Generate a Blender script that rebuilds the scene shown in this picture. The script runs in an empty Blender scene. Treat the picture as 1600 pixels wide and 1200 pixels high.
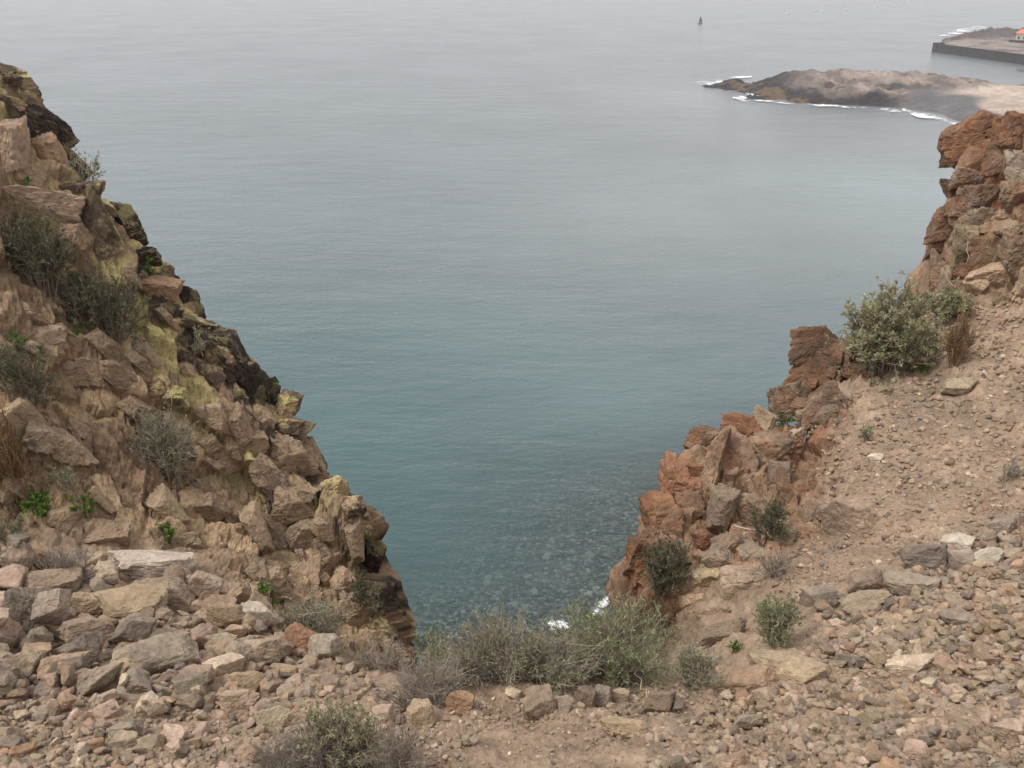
import bpy, bmesh, math, random
import numpy as np
from mathutils import Vector, Matrix, Euler
from mathutils.bvhtree import BVHTree

R = math.radians
sc = bpy.context.scene
col = sc.collection
random.seed(7)
rng = np.random.default_rng(7)

# ------------------------------------------------------------------ camera, world, sun, exposure
CAMZ = 60.0                       # eye level above the sea
PITCH = R(25.5)
F = 1386.0                        # focal length in pixels of a 1600 px wide picture
cam_d = bpy.data.cameras.new('camera')
cam = bpy.data.objects.new('camera', cam_d); col.objects.link(cam)
cam.location = (0, 0, CAMZ)
cam.rotation_euler = (R(90) - PITCH, 0, 0)
cam_d.sensor_width = 36.0
cam_d.lens = 36.0 * F / 1600.0
cam_d.clip_start = 0.1
cam_d.clip_end = 30000
sc.camera = cam

SUN_EL, SUN_AZ = R(60), R(-110)   # azimuth from +Y towards +X: behind and to the left
world = bpy.data.worlds.new('World'); sc.world = world; world.use_nodes = True
wn = world.node_tree.nodes; wl = world.node_tree.links
wn.clear()
wo = wn.new('ShaderNodeOutputWorld'); bg = wn.new('ShaderNodeBackground')
sky = wn.new('ShaderNodeTexSky'); sky.sky_type = 'NISHITA'; sky.sun_disc = False
sky.sun_elevation = SUN_EL; sky.sun_rotation = SUN_AZ
sky.dust_density = 4.0; sky.air_density = 1.0; sky.ozone_density = 1.0
hs = wn.new('ShaderNodeHueSaturation'); hs.inputs['Saturation'].default_value = 0.22
mixw = wn.new('ShaderNodeMix'); mixw.data_type = 'RGBA'; mixw.inputs[0].default_value = 0.6
mixw.inputs[7].default_value = (6.9, 6.72, 7.0, 1)          # even cloud deck
bg.inputs['Strength'].default_value = 0.125
wl.new(sky.outputs[0], hs.inputs['Color']); wl.new(hs.outputs[0], mixw.inputs[6])
wl.new(mixw.outputs[2], bg.inputs['Color']); wl.new(bg.outputs[0], wo.inputs[0])

sun_d = bpy.data.lights.new('sun', 'SUN'); sun_d.energy = 1.5; sun_d.angle = R(20)
sun_d.color = (1.0, 0.96, 0.90)
sun = bpy.data.objects.new('sun', sun_d); col.objects.link(sun)
sd = Vector((math.sin(SUN_AZ) * math.cos(SUN_EL), math.cos(SUN_AZ) * math.cos(SUN_EL), math.sin(SUN_EL)))
sun.rotation_euler = sd.to_track_quat('Z', 'Y').to_euler()
sun.location = (0, 0, 100)

sc.view_settings.view_transform = 'Standard'
sc.view_settings.look = 'None'
sc.view_settings.gamma = 1.0
sc.view_settings.use_curve_mapping = False
sc.view_settings.exposure = 0.5
sc.render.engine = 'CYCLES'
sc.cycles.use_denoising = True
sc.cycles.max_bounces = 4
sc.cycles.transparent_max_bounces = 8

# ------------------------------------------------------------------ picking helpers
FW = np.array([0, math.cos(PITCH), -math.sin(PITCH)])
UP = np.array([0, math.sin(PITCH), math.cos(PITCH)])
CAM = np.array([0, 0, CAMZ])
def ray(px, py):
    d = FW + np.array([1.0, 0, 0]) * ((px - 800) / F) + UP * ((600 - py) / F)
    return d / np.linalg.norm(d)
def at(px, py, s):                                  # point at slant distance s
    return CAM + ray(px, py) * s
def level(px, py, z=0.0):                           # point on the plane of height z
    d = ray(px, py); return CAM + d * ((z - CAMZ) / d[2])
def project(P):
    Q = P - CAM; d = Q @ FW
    return 800 + F * Q[:, 0] / d, 600 - F * (Q @ UP) / d

# ------------------------------------------------------------------ noise
_perm = np.random.default_rng(3).permutation(512).astype(np.int64)
def _h(i, j, k, s=0):
    a = _perm[(i + 17 * s) & 511]; a = _perm[(a + j) & 511]; return _perm[(a + k) & 511]
_gr = np.random.default_rng(5).normal(size=(512, 3)); _gr /= np.linalg.norm(_gr, axis=1)[:, None]
def perlin(P, s=0):
    I = np.floor(P).astype(np.int64); f = P - I; u = f * f * f * (f * (f * 6 - 15) + 10)
    out = 0
    for a in (0, 1):
        for b in (0, 1):
            for c in (0, 1):
                g = _gr[_h(I[:, 0] + a, I[:, 1] + b, I[:, 2] + c, s)]
                dot = g[:, 0] * (f[:, 0] - a) + g[:, 1] * (f[:, 1] - b) + g[:, 2] * (f[:, 2] - c)
                w = (u[:, 0] if a else 1 - u[:, 0]) * (u[:, 1] if b else 1 - u[:, 1]) * (u[:, 2] if c else 1 - u[:, 2])
                out = out + w * dot
    return out * 1.5
def fbm(P, octv=4, s=0, gain=0.5):
    out = 0; a = 1.0
    for o in range(octv):
        out = out + a * perlin(P * (2.03 ** o) + 13.7 * o, s + o); a *= gain
    return out
_rt = np.random.default_rng(11).random((512, 8))
def blocks(Q, s=0, tilt=0.6):
    """broken-block relief: every cell a flat facet of its own height and tilt. -> relief, edge distance, cell randoms"""
    I = np.floor(Q).astype(np.int64)
    n = len(Q); F1 = np.full(n, 9e9); F2 = np.full(n, 9e9); cid = np.zeros(n, np.int64); V = np.zeros((n, 3))
    for a in (-1, 0, 1):
        for b in (-1, 0, 1):
            for c in (-1, 0, 1):
                h = _h(I[:, 0] + a, I[:, 1] + b, I[:, 2] + c, s)
                d = Q - (I + (a, b, c) + 0.1 + 0.8 * _rt[h, :3])
                D = (d * d).sum(1)
                m = D < F1
                F2 = np.where(m, F1, np.minimum(F2, D))
                F1 = np.where(m, D, F1); cid = np.where(m, h, cid); V[m] = d[m]
    rel = (_rt[cid, 3] - 0.5) + tilt * ((_rt[cid, 4:7] - 0.5) * V).sum(1) * 2
    return rel, np.sqrt(F2) - np.sqrt(F1), _rt[cid]
def sstep(a, b, x):
    t = np.clip((x - a) / (b - a), 0, 1); return t * t * (3 - 2 * t)
def inpoly(px, py, poly):
    px = np.asarray(px, float); py = np.asarray(py, float)
    r = np.zeros(px.shape, bool); n = len(poly)
    for i in range(n):
        x0, y0 = poly[i]; x1, y1 = poly[(i + 1) % n]
        c = ((y0 > py) != (y1 > py)) & (px < (x1 - x0) * (py - y0) / ((y1 - y0) or 1e-9) + x0)
        r ^= c
    return r

# ------------------------------------------------------------------ object helpers
def mesh_from(name, V, Fc, mat=None, cols=None, smooth=True):
    """V (n,3), Fc (m,k) equal-size faces or list of arrays; cols (n,3) linear colours"""
    me = bpy.data.meshes.new(name)
    groups = Fc if isinstance(Fc, list) else [Fc]
    groups = [np.asarray(g, np.int32) for g in groups if len(g)]
    nl = sum(g.size for g in groups); nf = sum(len(g) for g in groups)
    me.vertices.add(len(V)); me.vertices.foreach_set('co', np.asarray(V, np.float32).ravel())
    me.loops.add(nl); me.polygons.add(nf)
    me.loops.foreach_set('vertex_index', np.concatenate([g.ravel() for g in groups]))
    st = np.concatenate([np.full(len(g), g.shape[1]) for g in groups])
    me.polygons.foreach_set('loop_start', (np.cumsum(st) - st).astype(np.int32))
    me.polygons.foreach_set('use_smooth', np.full(nf, smooth))
    me.update(calc_edges=True)
    if cols is not None:
        ca = me.color_attributes.new('col', 'FLOAT_COLOR', 'POINT')
        c4 = np.ones((len(V), 4), np.float32); c4[:, :3] = cols
        ca.data.foreach_set('color', c4.ravel())
    if mat: me.materials.append(mat)
    return me
def link(name, me, parent=None, loc=(0, 0, 0), rot=None, scale=None, color=None):
    o = bpy.data.objects.new(name, me); col.objects.link(o)
    if parent is not None: o.parent = parent
    o.location = loc
    if rot is not None: o.rotation_euler = rot
    if scale is not None: o.scale = scale
    if color is not None: o.color = (*color, 1)
    return o
def tag(o, label=None, cat=None, group=None, kind=None):
    if label: o['label'] = label
    if cat: o['category'] = cat
    if group: o['group'] = group
    if kind: o['kind'] = kind
    return o
def lin(r, g, b):
    f = lambda c: ((c / 255 + 0.055) / 1.055) ** 2.4 if c > 10 else c / 255 / 12.92
    return (f(r), f(g), f(b))

# ------------------------------------------------------------------ materials
def new_mat(name):
    m = bpy.data.materials.new(name); m.use_nodes = True
    nt = m.node_tree; nt.nodes.clear()
    out = nt.nodes.new('ShaderNodeOutputMaterial'); b = nt.nodes.new('ShaderNodeBsdfPrincipled')
    nt.links.new(b.outputs[0], out.inputs[0])
    b.inputs['Specular IOR Level'].default_value = 0.25
    return m, nt, b, out
def N(nt, t, **kw):
    n = nt.nodes.new(t)
    for k, v in kw.items(): setattr(n, k, v)
    return n
def noise(nt, vec, scale, detail=5, rough=0.6):
    n = N(nt, 'ShaderNodeTexNoise'); n.inputs['Scale'].default_value = scale
    n.inputs['Detail'].default_value = detail; n.inputs['Roughness'].default_value = rough
    if vec is not None: nt.links.new(vec, n.inputs['Vector'])
    return n.outputs['Fac']
def mrange(nt, v, a, b, c, d):
    n = N(nt, 'ShaderNodeMapRange'); n.inputs[1].default_value = a; n.inputs[2].default_value = b
    n.inputs[3].default_value = c; n.inputs[4].default_value = d
    nt.links.new(v, n.inputs[0]); return n.outputs[0]
def mixc(nt, fac, a, b, blend='MIX'):
    n = N(nt, 'ShaderNodeMix', data_type='RGBA', blend_type=blend)
    for i, v in ((0, fac), (6, a), (7, b)):
        if isinstance(v, (int, float)): n.inputs[i].default_value = v
        elif isinstance(v, tuple): n.inputs[i].default_value = (*v, 1)
        else: nt.links.new(v, n.inputs[i])
    return n.outputs[2]
def grey(nt, v):
    n = N(nt, 'ShaderNodeCombineColor')
    for i in range(3): nt.links.new(v, n.inputs[i])
    return n.outputs[0]
def math_(nt, op, a, b=None):
    n = N(nt, 'ShaderNodeMath', operation=op)
    for i, v in enumerate((a, b)):
        if v is None: continue
        if isinstance(v, (int, float)): n.inputs[i].default_value = v
        else: nt.links.new(v, n.inputs[i])
    return n.outputs[0]
def bump(nt, h, strength, dist, b):
    n = N(nt, 'ShaderNodeBump'); n.inputs['Strength'].default_value = strength; n.inputs['Distance'].default_value = dist
    nt.links.new(h, n.inputs['Height']); nt.links.new(n.outputs[0], b.inputs['Normal']); return n

def rock_mat(name, src='object', fine=22.0, lichen=0.0, rust=0.0, dark=0.0, bumps=0.5):
    """stone: tint from the object's own colour or the mesh colour; mineral mottling, lichen or rust patches, pitted relief"""
    m, nt, b, out = new_mat(name)
    geo = N(nt, 'ShaderNodeNewGeometry')
    pos = geo.outputs['Position']
    if src == 'object': base = N(nt, 'ShaderNodeObjectInfo').outputs['Color']
    else: base = N(nt, 'ShaderNodeAttribute', attribute_name='col').outputs['Color']
    n1 = noise(nt, pos, fine * 0.12, 4, 0.6); n2 = noise(nt, pos, fine, 6, 0.7); n3 = noise(nt, pos, fine * 4.2, 3, 0.6)
    c = mixc(nt, 1.0, base, grey(nt, mrange(nt, n1, 0.3, 0.7, 0.72, 1.25)), 'MULTIPLY')
    c = mixc(nt, 1.0, c, grey(nt, mrange(nt, n2, 0.28, 0.72, 0.68, 1.30)), 'MULTIPLY')
    c = mixc(nt, mrange(nt, n3, 0.55, 0.72, 0, 0.30), c, (0.36, 0.31, 0.26))
    if rust:
        r = noise(nt, pos, 3.1, 5, 0.65)
        c = mixc(nt, mrange(nt, r, 0.40, 0.60, 0.0, rust), c, lin(138, 94, 64))
    if lichen:
        l1 = noise(nt, pos, 4.0, 6, 0.7)
        up = N(nt, 'ShaderNodeSeparateXYZ'); nt.links.new(geo.outputs['Normal'], up.inputs[0])
        u = mrange(nt, up.outputs[2], -0.1, 0.5, 0.0, 1.0)
        f = math_(nt, 'MULTIPLY', u, mrange(nt, l1, 0.44, 0.54, 0, lichen))
        c = mixc(nt, f, c, lin(184, 172, 116))
    if dark:
        d1 = noise(nt, pos, 2.6, 6, 0.7)
        c = mixc(nt, mrange(nt, d1, 0.45, 0.56, 0, dark), c, lin(58, 48, 42))
    nt.links.new(c, b.inputs['Base Color'])
    b.inputs['Roughness'].default_value = 0.9
    vo = N(nt, 'ShaderNodeTexVoronoi'); vo.inputs['Scale'].default_value = fine * 0.45; nt.links.new(pos, vo.inputs['Vector'])
    c_ = mixc(nt, 1.0, c, grey(nt, mrange(nt, vo.outputs['Color'], 0.0, 1.0, 0.86, 1.14)), 'MULTIPLY'); nt.links.new(c_, b.inputs['Base Color'])
    hgt = math_(nt, 'ADD', math_(nt, 'MULTIPLY', n2, 1.1), math_(nt, 'ADD', math_(nt, 'MULTIPLY', n3, 0.5), math_(nt, 'MULTIPLY', vo.outputs['Distance'], 0.5)))
    bump(nt, hgt, bumps, 0.03, b)
    return m
M = {}
M['terrain'] = rock_mat('weathered_ground', 'mesh', 26, bumps=0.7)
M['stone'] = rock_mat('loose_stone', 'object', 24)
M['gravel'] = rock_mat('gravel', 'mesh', 40)
M['rock'] = rock_mat('cliff_rock', 'object', 16, bumps=0.7)
M['lichen'] = rock_mat('lichened_rock', 'object', 16, lichen=0.85, dark=0.8, bumps=0.7)
M['black'] = rock_mat('stained_rock', 'object', 16, lichen=0.35, dark=0.95, bumps=0.8)
M['rust'] = rock_mat('iron_stained_rock', 'object', 16, rust=0.62, dark=0.45, bumps=0.7)

# ------------------------------------------------------------------ near terrain: one height surface through surveyed points
RIDGE = [(-200, -30, 11.2), (0, 118, 11.0), (50, 190, 11.0), (105, 275, 11.0), (185, 345, 10.9), (245, 430, 10.8), (318, 505, 10.7),
         (385, 590, 10.6), (465, 685, 10.5), (490, 740, 10.4), (548, 795, 10.3), (590, 845, 10.3), (584, 910, 10.2),
         (608, 985, 9.8), (655, 1050, 9.2)]
RIM = [(985, 965, 9.5), (1008, 860, 10.0), (1056, 770, 10.4), (1095, 700, 10.8), (1160, 690, 10.9), (1240, 675, 11.0), (1295, 600, 11.6),
       (1380, 560, 12.0), (1455, 465, 12.7)]
TOPR = [(1484, 400, 13.2), (1502, 310, 13.4), (1530, 230, 13.6), (1600, 195, 13.4), (1750, 150, 13.2), (1950, 100, 13.0)]
pts = []
for p in RIDGE:
    a = at(p[0] - 3, p[1] + 2, p[2]); kx = 1.0 if p[0] < 560 else 0.25; pts += [a, a + (0.35 * kx, 0.75, -2.0), a + (1.0 * kx, 2.2, -7), a + (2.0 * kx, 5.5, -18)]
for p in RIM:
    a = at(*p); pts += [a, a + (-0.30, 0.75, -2.2), a + (-0.7, 2.1, -8), a + (-1.0, 5.0, -19)]
for p in TOPR:
    a = at(*p); pts += [a, a + (-0.4, 0.8, -2.5), a + (-0.6, 2.2, -8), a + (-0.6, 5.0, -18)]
for p in [(0, 1200, 5.2), (250, 1200, 4.9), (500, 1200, 4.6), (800, 1200, 4.4), (1100, 1200, 4.4), (1350, 1200, 4.5), (1600, 1200, 4.6),
          (0, 1100, 6.3), (250, 1100, 6.0), (500, 1095, 5.8), (700, 1115, 5.4), (900, 1105, 5.4), (1100, 1100, 5.6), (1350, 1085, 5.7), (1600, 1080, 5.8),
          (0, 1000, 7.5), (250, 1000, 7.3), (440, 1010, 7.1), (560, 1040, 6.9), (0, 900, 8.6), (150, 880, 8.8), (300, 885, 8.9),
          (650, 1062, 6.4), (800, 1050, 6.2), (950, 1045, 6.3), (1080, 1030, 6.6),
          (1130, 1000, 7.0), (1250, 960, 7.4), (1400, 925, 7.6), (1600, 900, 7.6), (1200, 900, 8.4), (1300, 850, 8.8), (1450, 800, 9.0), (1600, 760, 9.2),
          (1300, 700, 10.3), (1450, 650, 10.6), (1600, 600, 10.8), (1400, 590, 11.4), (1500, 520, 11.9), (1600, 480, 12.1),
          (1080, 850, 9.6), (1040, 935, 9.0), (1170, 790, 10.0), (1240, 730, 10.5), (1120, 930, 8.6),
          (1500, 450, 12.6), (1600, 430, 12.5), (1560, 320, 13.0), (1800, 250, 13.2), (1800, 600, 10.5), (1800, 900, 7.5), (1900, 1200, 4.6),
          (-200, 500, 9.8), (-200, 900, 8.2), (-250, 1200, 5.2),
          (0, 400, 10.1), (0, 650, 9.5), (0, 820, 9.0), (150, 500, 10.2), (150, 700, 9.7), (150, 830, 9.2), (300, 600, 10.3), (300, 750, 9.9),
          (300, 860, 9.4), (420, 750, 10.2), (420, 880, 9.6), (520, 880, 10.0), (540, 985, 9.3), (610, 1040, 8.6), (400, 945, 8.6), (480, 1005, 7.8)]:
    pts.append(at(*p))
for (px, py, s) in [(620, 1062, 6.9), (720, 1050, 6.5), (800, 1050, 6.3), (900, 1045, 6.4), (1000, 1040, 6.5)]:
    a = at(px, py, s); pts += [a + (0, 0.9, -1.3), a + (0, 2.4, -5.0), a + (0, 5.5, -13)]
for x in (-6, -3, 0, 3, 6): pts.append(np.array([x, 0.0, CAMZ - 1.75 + 0.04 * abs(x)]))
for x in (-60, -30, -10, 10, 30, 60):
    pts += [np.array([x, 30.0, 28.0]), np.array([x, 50.0, 8.0]), np.array([x, 66.0 - 0.05 * abs(x), -1.0]), np.array([x, 90.0, -3.5])]
pts = np.array(pts)
_c = 0.35
def _k(A, B):
    d = A[:, None, :2] - B[None, :, :2]
    return np.sqrt((d * d).sum(2) + _c * _c)
n = len(pts)
A = np.zeros((n + 3, n + 3)); A[:n, :n] = _k(pts, pts) - 0.02 * np.eye(n)
A[:n, n] = 1; A[:n, n + 1:] = pts[:, :2]; A[n, :n] = 1; A[n + 1:, :n] = pts[:, :2].T
W = np.linalg.solve(A, np.concatenate([pts[:, 2], np.zeros(3)]))
def height0(XY):
    out = np.empty(len(XY))
    for i in range(0, len(XY), 40000):
        q = XY[i:i + 40000]
        out[i:i + 40000] = _k(q, pts) @ W[:n] + W[n] + q @ W[n + 1:]
    return out

az = np.concatenate([np.linspace(-72, -44, 36)[:-1], np.linspace(-44, 2, 580)[:-1], np.linspace(2, 44, 400), np.linspace(44, 72, 36)[1:]])
rr = np.concatenate([np.geomspace(0.7, 2.6, 22)[:-1], np.geomspace(2.6, 17.5, 520), np.geomspace(17.5, 110, 46)[1:]])
NA, NR = len(az), len(rr)
AZ, RR = np.meshgrid(np.radians(az), rr, indexing='ij')
X = RR * np.sin(AZ); Y = RR * np.cos(AZ)
XY = np.stack([X.ravel(), Y.ravel()], 1)
ca = np.unique(np.concatenate([np.arange(0, NA, 3), [NA - 1]])); cr = np.unique(np.concatenate([np.arange(0, NR, 3), [NR - 1]]))
Zc = height0(np.stack([X[np.ix_(ca, cr)].ravel(), Y[np.ix_(ca, cr)].ravel()], 1)).reshape(len(ca), len(cr))
Zi = np.stack([np.interp(np.arange(NA), ca, Zc[:, j]) for j in range(len(cr))], 1)
Z0 = np.stack([np.interp(np.arange(NR), cr, Zi[i]) for i in range(NA)], 0).ravel()
P0 = np.column_stack([XY, Z0])
def grid_normals(P):
    G = P.reshape(NA, NR, 3)
    da = np.gradient(G, axis=0); dr = np.gradient(G, axis=1)
    nn = np.cross(da, dr); nn = nn / (np.linalg.norm(nn, axis=2, keepdims=True) + 1e-12)
    nn = np.where(nn[..., 2:3] < 0, -nn, nn)
    return nn.reshape(-1, 3)
N0 = grid_normals(P0)
PX, PY = project(P0)
LEFT_BASE = [(-400, 840), (0, 832), (100, 832), (180, 850), (300, 866), (335, 900), (400, 935), (470, 965), (520, 1005), (600, 1045), (700, 1060)]
LEFT_POLY = LEFT_BASE + [(760, 1060), (760, 700), (600, 300), (-400, -300)]
OUT_POLY = [(930, 985), (1010, 975), (1075, 935), (1130, 890), (1210, 860), (1275, 850), (1290, 760), (1300, 680), (1340, 640), (1330, 560), (1200, 560), (1000, 620), (900, 800)]
TOP_POLY = [(1430, 470), (1500, 462), (1600, 440), (2400, 380), (2400, -200), (1430, 100)]
def soft(mask, k=9):
    G = mask.reshape(NA, NR).astype(float)
    for ax in (0, 1):
        c = np.cumsum(np.pad(G, [(k + 1, k) if i == ax else (0, 0) for i in (0, 1)], mode='edge'), axis=ax)
        G = (np.take(c, range(2 * k + 1, c.shape[ax]), axis=ax) - np.take(c, range(0, c.shape[ax] - 2 * k - 1), axis=ax)) / (2 * k + 1)
    return G.ravel()
farz = RR.ravel() > 6.3
mL = soft(inpoly(PX, PY, LEFT_POLY) & farz & (XY[:, 0] < 0.3) | (farz & (XY[:, 0] < -0.9) & (Z0 < CAMZ - 7.0) & (RR.ravel() > 9)))
mO = soft((inpoly(PX, PY, OUT_POLY) & farz))
mT = soft((inpoly(PX, PY, TOP_POLY) & farz))
cliff = np.clip(mL + mO + mT, 0, 1)
warp = np.stack([perlin(P0 * 2.3, 1), perlin(P0 * 2.3 + 40, 2), perlin(P0 * 2.3 + 80, 3)], 1)
Pw = P0 + 0.025 * warp + 0.012 * np.stack([perlin(P0 * 17, 5), perlin(P0 * 17 + 9, 6), perlin(P0 * 17 + 31, 7)], 1)
# bedding runs down to the right on the left face
e1 = np.array([0.62, 0.05, -0.78]); e2 = np.array([0.78, -0.2, 0.6]); e2 -= e1 * (e1 @ e2); e2 /= np.linalg.norm(e2); e3 = np.cross(e1, e2)
QL = np.stack([Pw @ e1 / 0.95, Pw @ e2 / 0.46, Pw @ e3 / 0.60], 1)
b1, ed1, r1 = blocks(QL, 0, 0.55)
b2, ed2, r2 = blocks(QL * 3.1 + 7, 1, 0.5)
b3, ed3, r3 = blocks(Pw / 0.055 + 3, 2, 0.4)
f1 = fbm(P0 * 1.4, 5, 4); f2 = fbm(P0 * 9.0, 4, 8)
disp = cliff * (0.30 * b1 + 0.11 * b2 + 0.035 * b3 + 0.03 * f1 + 0.007 * f2
                - 0.05 * (1 - sstep(0.0, 0.10, ed1)) - 0.02 * (1 - sstep(0.0, 0.12, ed2)))
soil = 1 - cliff
rill = fbm(np.column_stack([P0[:, 0] * 2.2, P0[:, 1] * 1.2, P0[:, 2] * 1.6]), 5, 12)
disp += soil * (0.075 * rill + 0.016 * f2 + 0.018 * b3)
far_w = sstep(14.0, 30.0, RR.ravel())
disp = disp * (1 - far_w) + far_w * (0.5 * f1 - 1.5 + 1.0 * fbm(P0 * 0.12, 4, 20))
disp = 0.78 * disp + 0.22 * soft(disp, 1)
P1 = P0 + N0 * disp[:, None]
# colours of soil and bedrock
def C(*c): return np.array(lin(*c))
tan, dirt, pink, brown, greyb, rustc = C(168, 142, 120), C(152, 130, 109), C(174, 148, 132), C(146, 122, 97), C(134, 118, 104), C(140, 100, 74)
def mixv(a, b, t): return a + (b - a) * t[:, None]
cc = np.tile(dirt, (len(P0), 1))
cc = mixv(cc, np.tile(C(146, 127, 108), (len(P0), 1)), sstep(-0.2, 0.5, f1))
cc = mixv(cc, np.tile(C(160, 138, 116), (len(P0), 1)), sstep(0.0, 0.5, rill))
lc = mixv(np.tile(brown, (len(P0), 1)), np.tile(C(176, 151, 120), (len(P0), 1)), sstep(0.25, 0.75, r1[:, 7]))
lc = mixv(lc, np.tile(C(128, 108, 87), (len(P0), 1)), 0.7 * sstep(0.45, 0.7, r2[:, 7]))
lc = lc * (0.86 + 0.28 * r3[:, 7])[:, None]
crest = sstep(260, 40, np.interp(PX, [p[0] for p in RIDGE], [p[1] for p in RIDGE]) * 0 + np.abs(PY - np.interp(PX, [p[0] for p in RIDGE], [p[1] for p in RIDGE])))
rdy = PY - np.interp(PX, [p[0] for p in RIDGE], [p[1] for p in RIDGE])
lc = mixv(lc, np.tile(C(180, 168, 112), (len(P0), 1)), 0.85 * sstep(230, 80, rdy) * sstep(-0.10, 0.04, fbm(P0 * 2.6, 4, 33)) * sstep(560, 420, PX))
lc = mixv(lc, np.tile(C(48, 40, 36), (len(P0), 1)), 0.95 * sstep(100, 35, rdy) * sstep(-0.06, 0.03, fbm(P0 * np.array([3.2, 3.2, 1.5]), 4, 37)))
oc = mixv(np.tile(C(146, 118, 94), (len(P0), 1)), np.tile(rustc, (len(P0), 1)), sstep(0.35, 0.8, r1[:, 7]))
cc = mixv(cc, lc, np.clip(mL, 0, 1)); cc = mixv(cc, oc, np.clip(mO + mT, 0, 1))
cc = mixv(cc, np.tile(C(110, 92, 78), (len(P0), 1)), far_w)
ids = np.arange(NA * NR).reshape(NA, NR)
quads = np.stack([ids[:-1, :-1], ids[1:, :-1], ids[1:, 1:], ids[:-1, 1:]], 2).reshape(-1, 4)
fc_l = mL[quads].mean(1) > 0.5
fc_r = (~fc_l) & (PX[quads].mean(1) > 1000) & (P0[quads][:, :, 0].mean(1) > 0.9)
land = {}
def land_piece(name, fm):
    q = quads[fm]; u, inv = np.unique(q, return_inverse=True)
    me = mesh_from(name, P1[u], inv.reshape(-1, 4), M['terrain'], cc[u], smooth=(name == 'gully_ground'))
    land[name] = tag(link(name, me), kind='structure')
land_piece('cliff_left', fc_l)
land_piece('hillside_right', fc_r)
land_piece('gully_ground', ~(fc_l | fc_r))
ia = np.unique(np.concatenate([np.arange(0, NA, 2), [NA - 1]])); ir = np.unique(np.concatenate([np.arange(0, NR, 2), [NR - 1]]))
pv_ = P1.reshape(NA, NR, 3)[np.ix_(ia, ir)].reshape(-1, 3); li = np.arange(len(ia) * len(ir)).reshape(len(ia), len(ir))
bvh = BVHTree.FromPolygons(pv_.tolist(), np.stack([li[:-1, :-1], li[1:, :-1], li[1:, 1:], li[:-1, 1:]], 2).reshape(-1, 4).tolist())
def hit(px, py):
    d = ray(px, py); h = bvh.ray_cast(Vector(CAM), Vector(d), 60.0)
    if h[0] is None: return None, None, None
    return np.array(h[0]), np.array(h[1]), h[3]
GZ = P1[:, 2].reshape(NA, NR)
_azr = np.radians(az); _lr = rr
def ground(x, y):
    x = np.atleast_1d(x); y = np.atleast_1d(y)
    a = np.interp(np.arctan2(x, y), _azr, np.arange(NA)); r = np.interp(np.hypot(x, y), _lr, np.arange(NR))
    i = np.clip(a.astype(int), 0, NA - 2); j = np.clip(r.astype(int), 0, NR - 2); u = a - i; v = r - j
    return (GZ[i, j] * (1 - u) + GZ[i + 1, j] * u) * (1 - v) + (GZ[i, j + 1] * (1 - u) + GZ[i + 1, j + 1] * u) * v
# ------------------------------------------------------------------ rocks: polyhedra cut by random planes, chipped and pitted
_ico = {}
def ico(level):
    if level not in _ico:
        bm = bmesh.new(); bmesh.ops.create_icosphere(bm, subdivisions=level, radius=1.0)
        V = np.array([v.co[:] for v in bm.verts]); Fc = np.array([[v.index for v in f.verts] for f in bm.faces]); bm.free()
        _ico[level] = (V / np.linalg.norm(V, axis=1)[:, None], Fc)
    return _ico[level]
def rock_shape(seed, lev, ncut=7, p=22, rough=0.05, boxy=0.22, frac=0.0, asp=(1, 1, 1)):
    g = np.random.default_rng(seed); D, Fc = ico(lev)
    nb = np.array([[1, 0, 0], [-1, 0, 0], [0, 1, 0], [0, -1, 0], [0, 0, 1], [0, 0, -1]], float) + g.normal(0, boxy, (6, 3))
    nc = g.normal(size=(ncut, 3))
    n_ = np.concatenate([nb, nc]); n_ /= np.linalg.norm(n_, axis=1)[:, None]
    ds = np.concatenate([g.uniform(0.75, 1.0, 6), g.uniform(0.78, 1.15, ncut)])
    t = np.maximum(D @ n_.T, 0) / ds
    r = (t ** p).sum(1) ** (-1 / p)
    r = r * (1 + rough * fbm(D * 2.2 + seed * 3.1, 4, seed % 40) + 0.5 * rough * fbm(D * 6 + seed, 2, seed % 37))
    V = D * r[:, None]
    if frac:
        k1, e1_, _ = blocks(V * asp * 1.8 + seed * 1.7, seed % 29, 0.5); k2, e2_, _ = blocks(V * asp * 4.1 + seed * 0.7, seed % 23, 0.5)
        V = V * (1 + frac * k1 + 0.5 * frac * k2 - 0.5 * frac * (1 - sstep(0, 0.10, e1_)))[:, None]
    V -= (V.max(0) + V.min(0)) / 2; V /= (V.max(0) - V.min(0)) / 2
    return V, Fc
def rock_set(base, mat, count, lev, seed, smooth=False, **kw):
    out = []
    for i in range(count):
        V, Fc = rock_shape(seed + i, lev, **kw)
        out.append(mesh_from(base, V, Fc, mat, smooth=smooth))
    return out
RK = {k: rock_set(k + '_block', M[k], 8, 5, 100 + 20 * i, ncut=5, p=70, rough=0.025, boxy=0.3, frac=0.12) for i, k in enumerate(('rock', 'lichen', 'black', 'rust'))}
RKW = {k: rock_set(k + '_block', M[k], 4, 5, 200 + 20 * i, ncut=5, p=70, rough=0.025, boxy=0.3, frac=0.10, asp=(2.4, 1.4, 1)) for i, k in enumerate(('rock', 'lichen', 'black', 'rust'))}
RKT = {k: rock_set(k + '_block', M[k], 4, 5, 800 + 20 * i, ncut=5, p=70, rough=0.025, boxy=0.3, frac=0.10, asp=(1, 1.4, 2.4)) for i, k in enumerate(('rock', 'lichen', 'black', 'rust'))}
ST_BIG = rock_set('boulder', M['stone'], 14, 5, 300, ncut=9, p=44, rough=0.05, frac=0.07, asp=(1.7, 1.2, 1))
ST_MID = rock_set('stone', M['stone'], 18, 4, 340, ncut=9, p=44, rough=0.06, frac=0.05)

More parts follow.
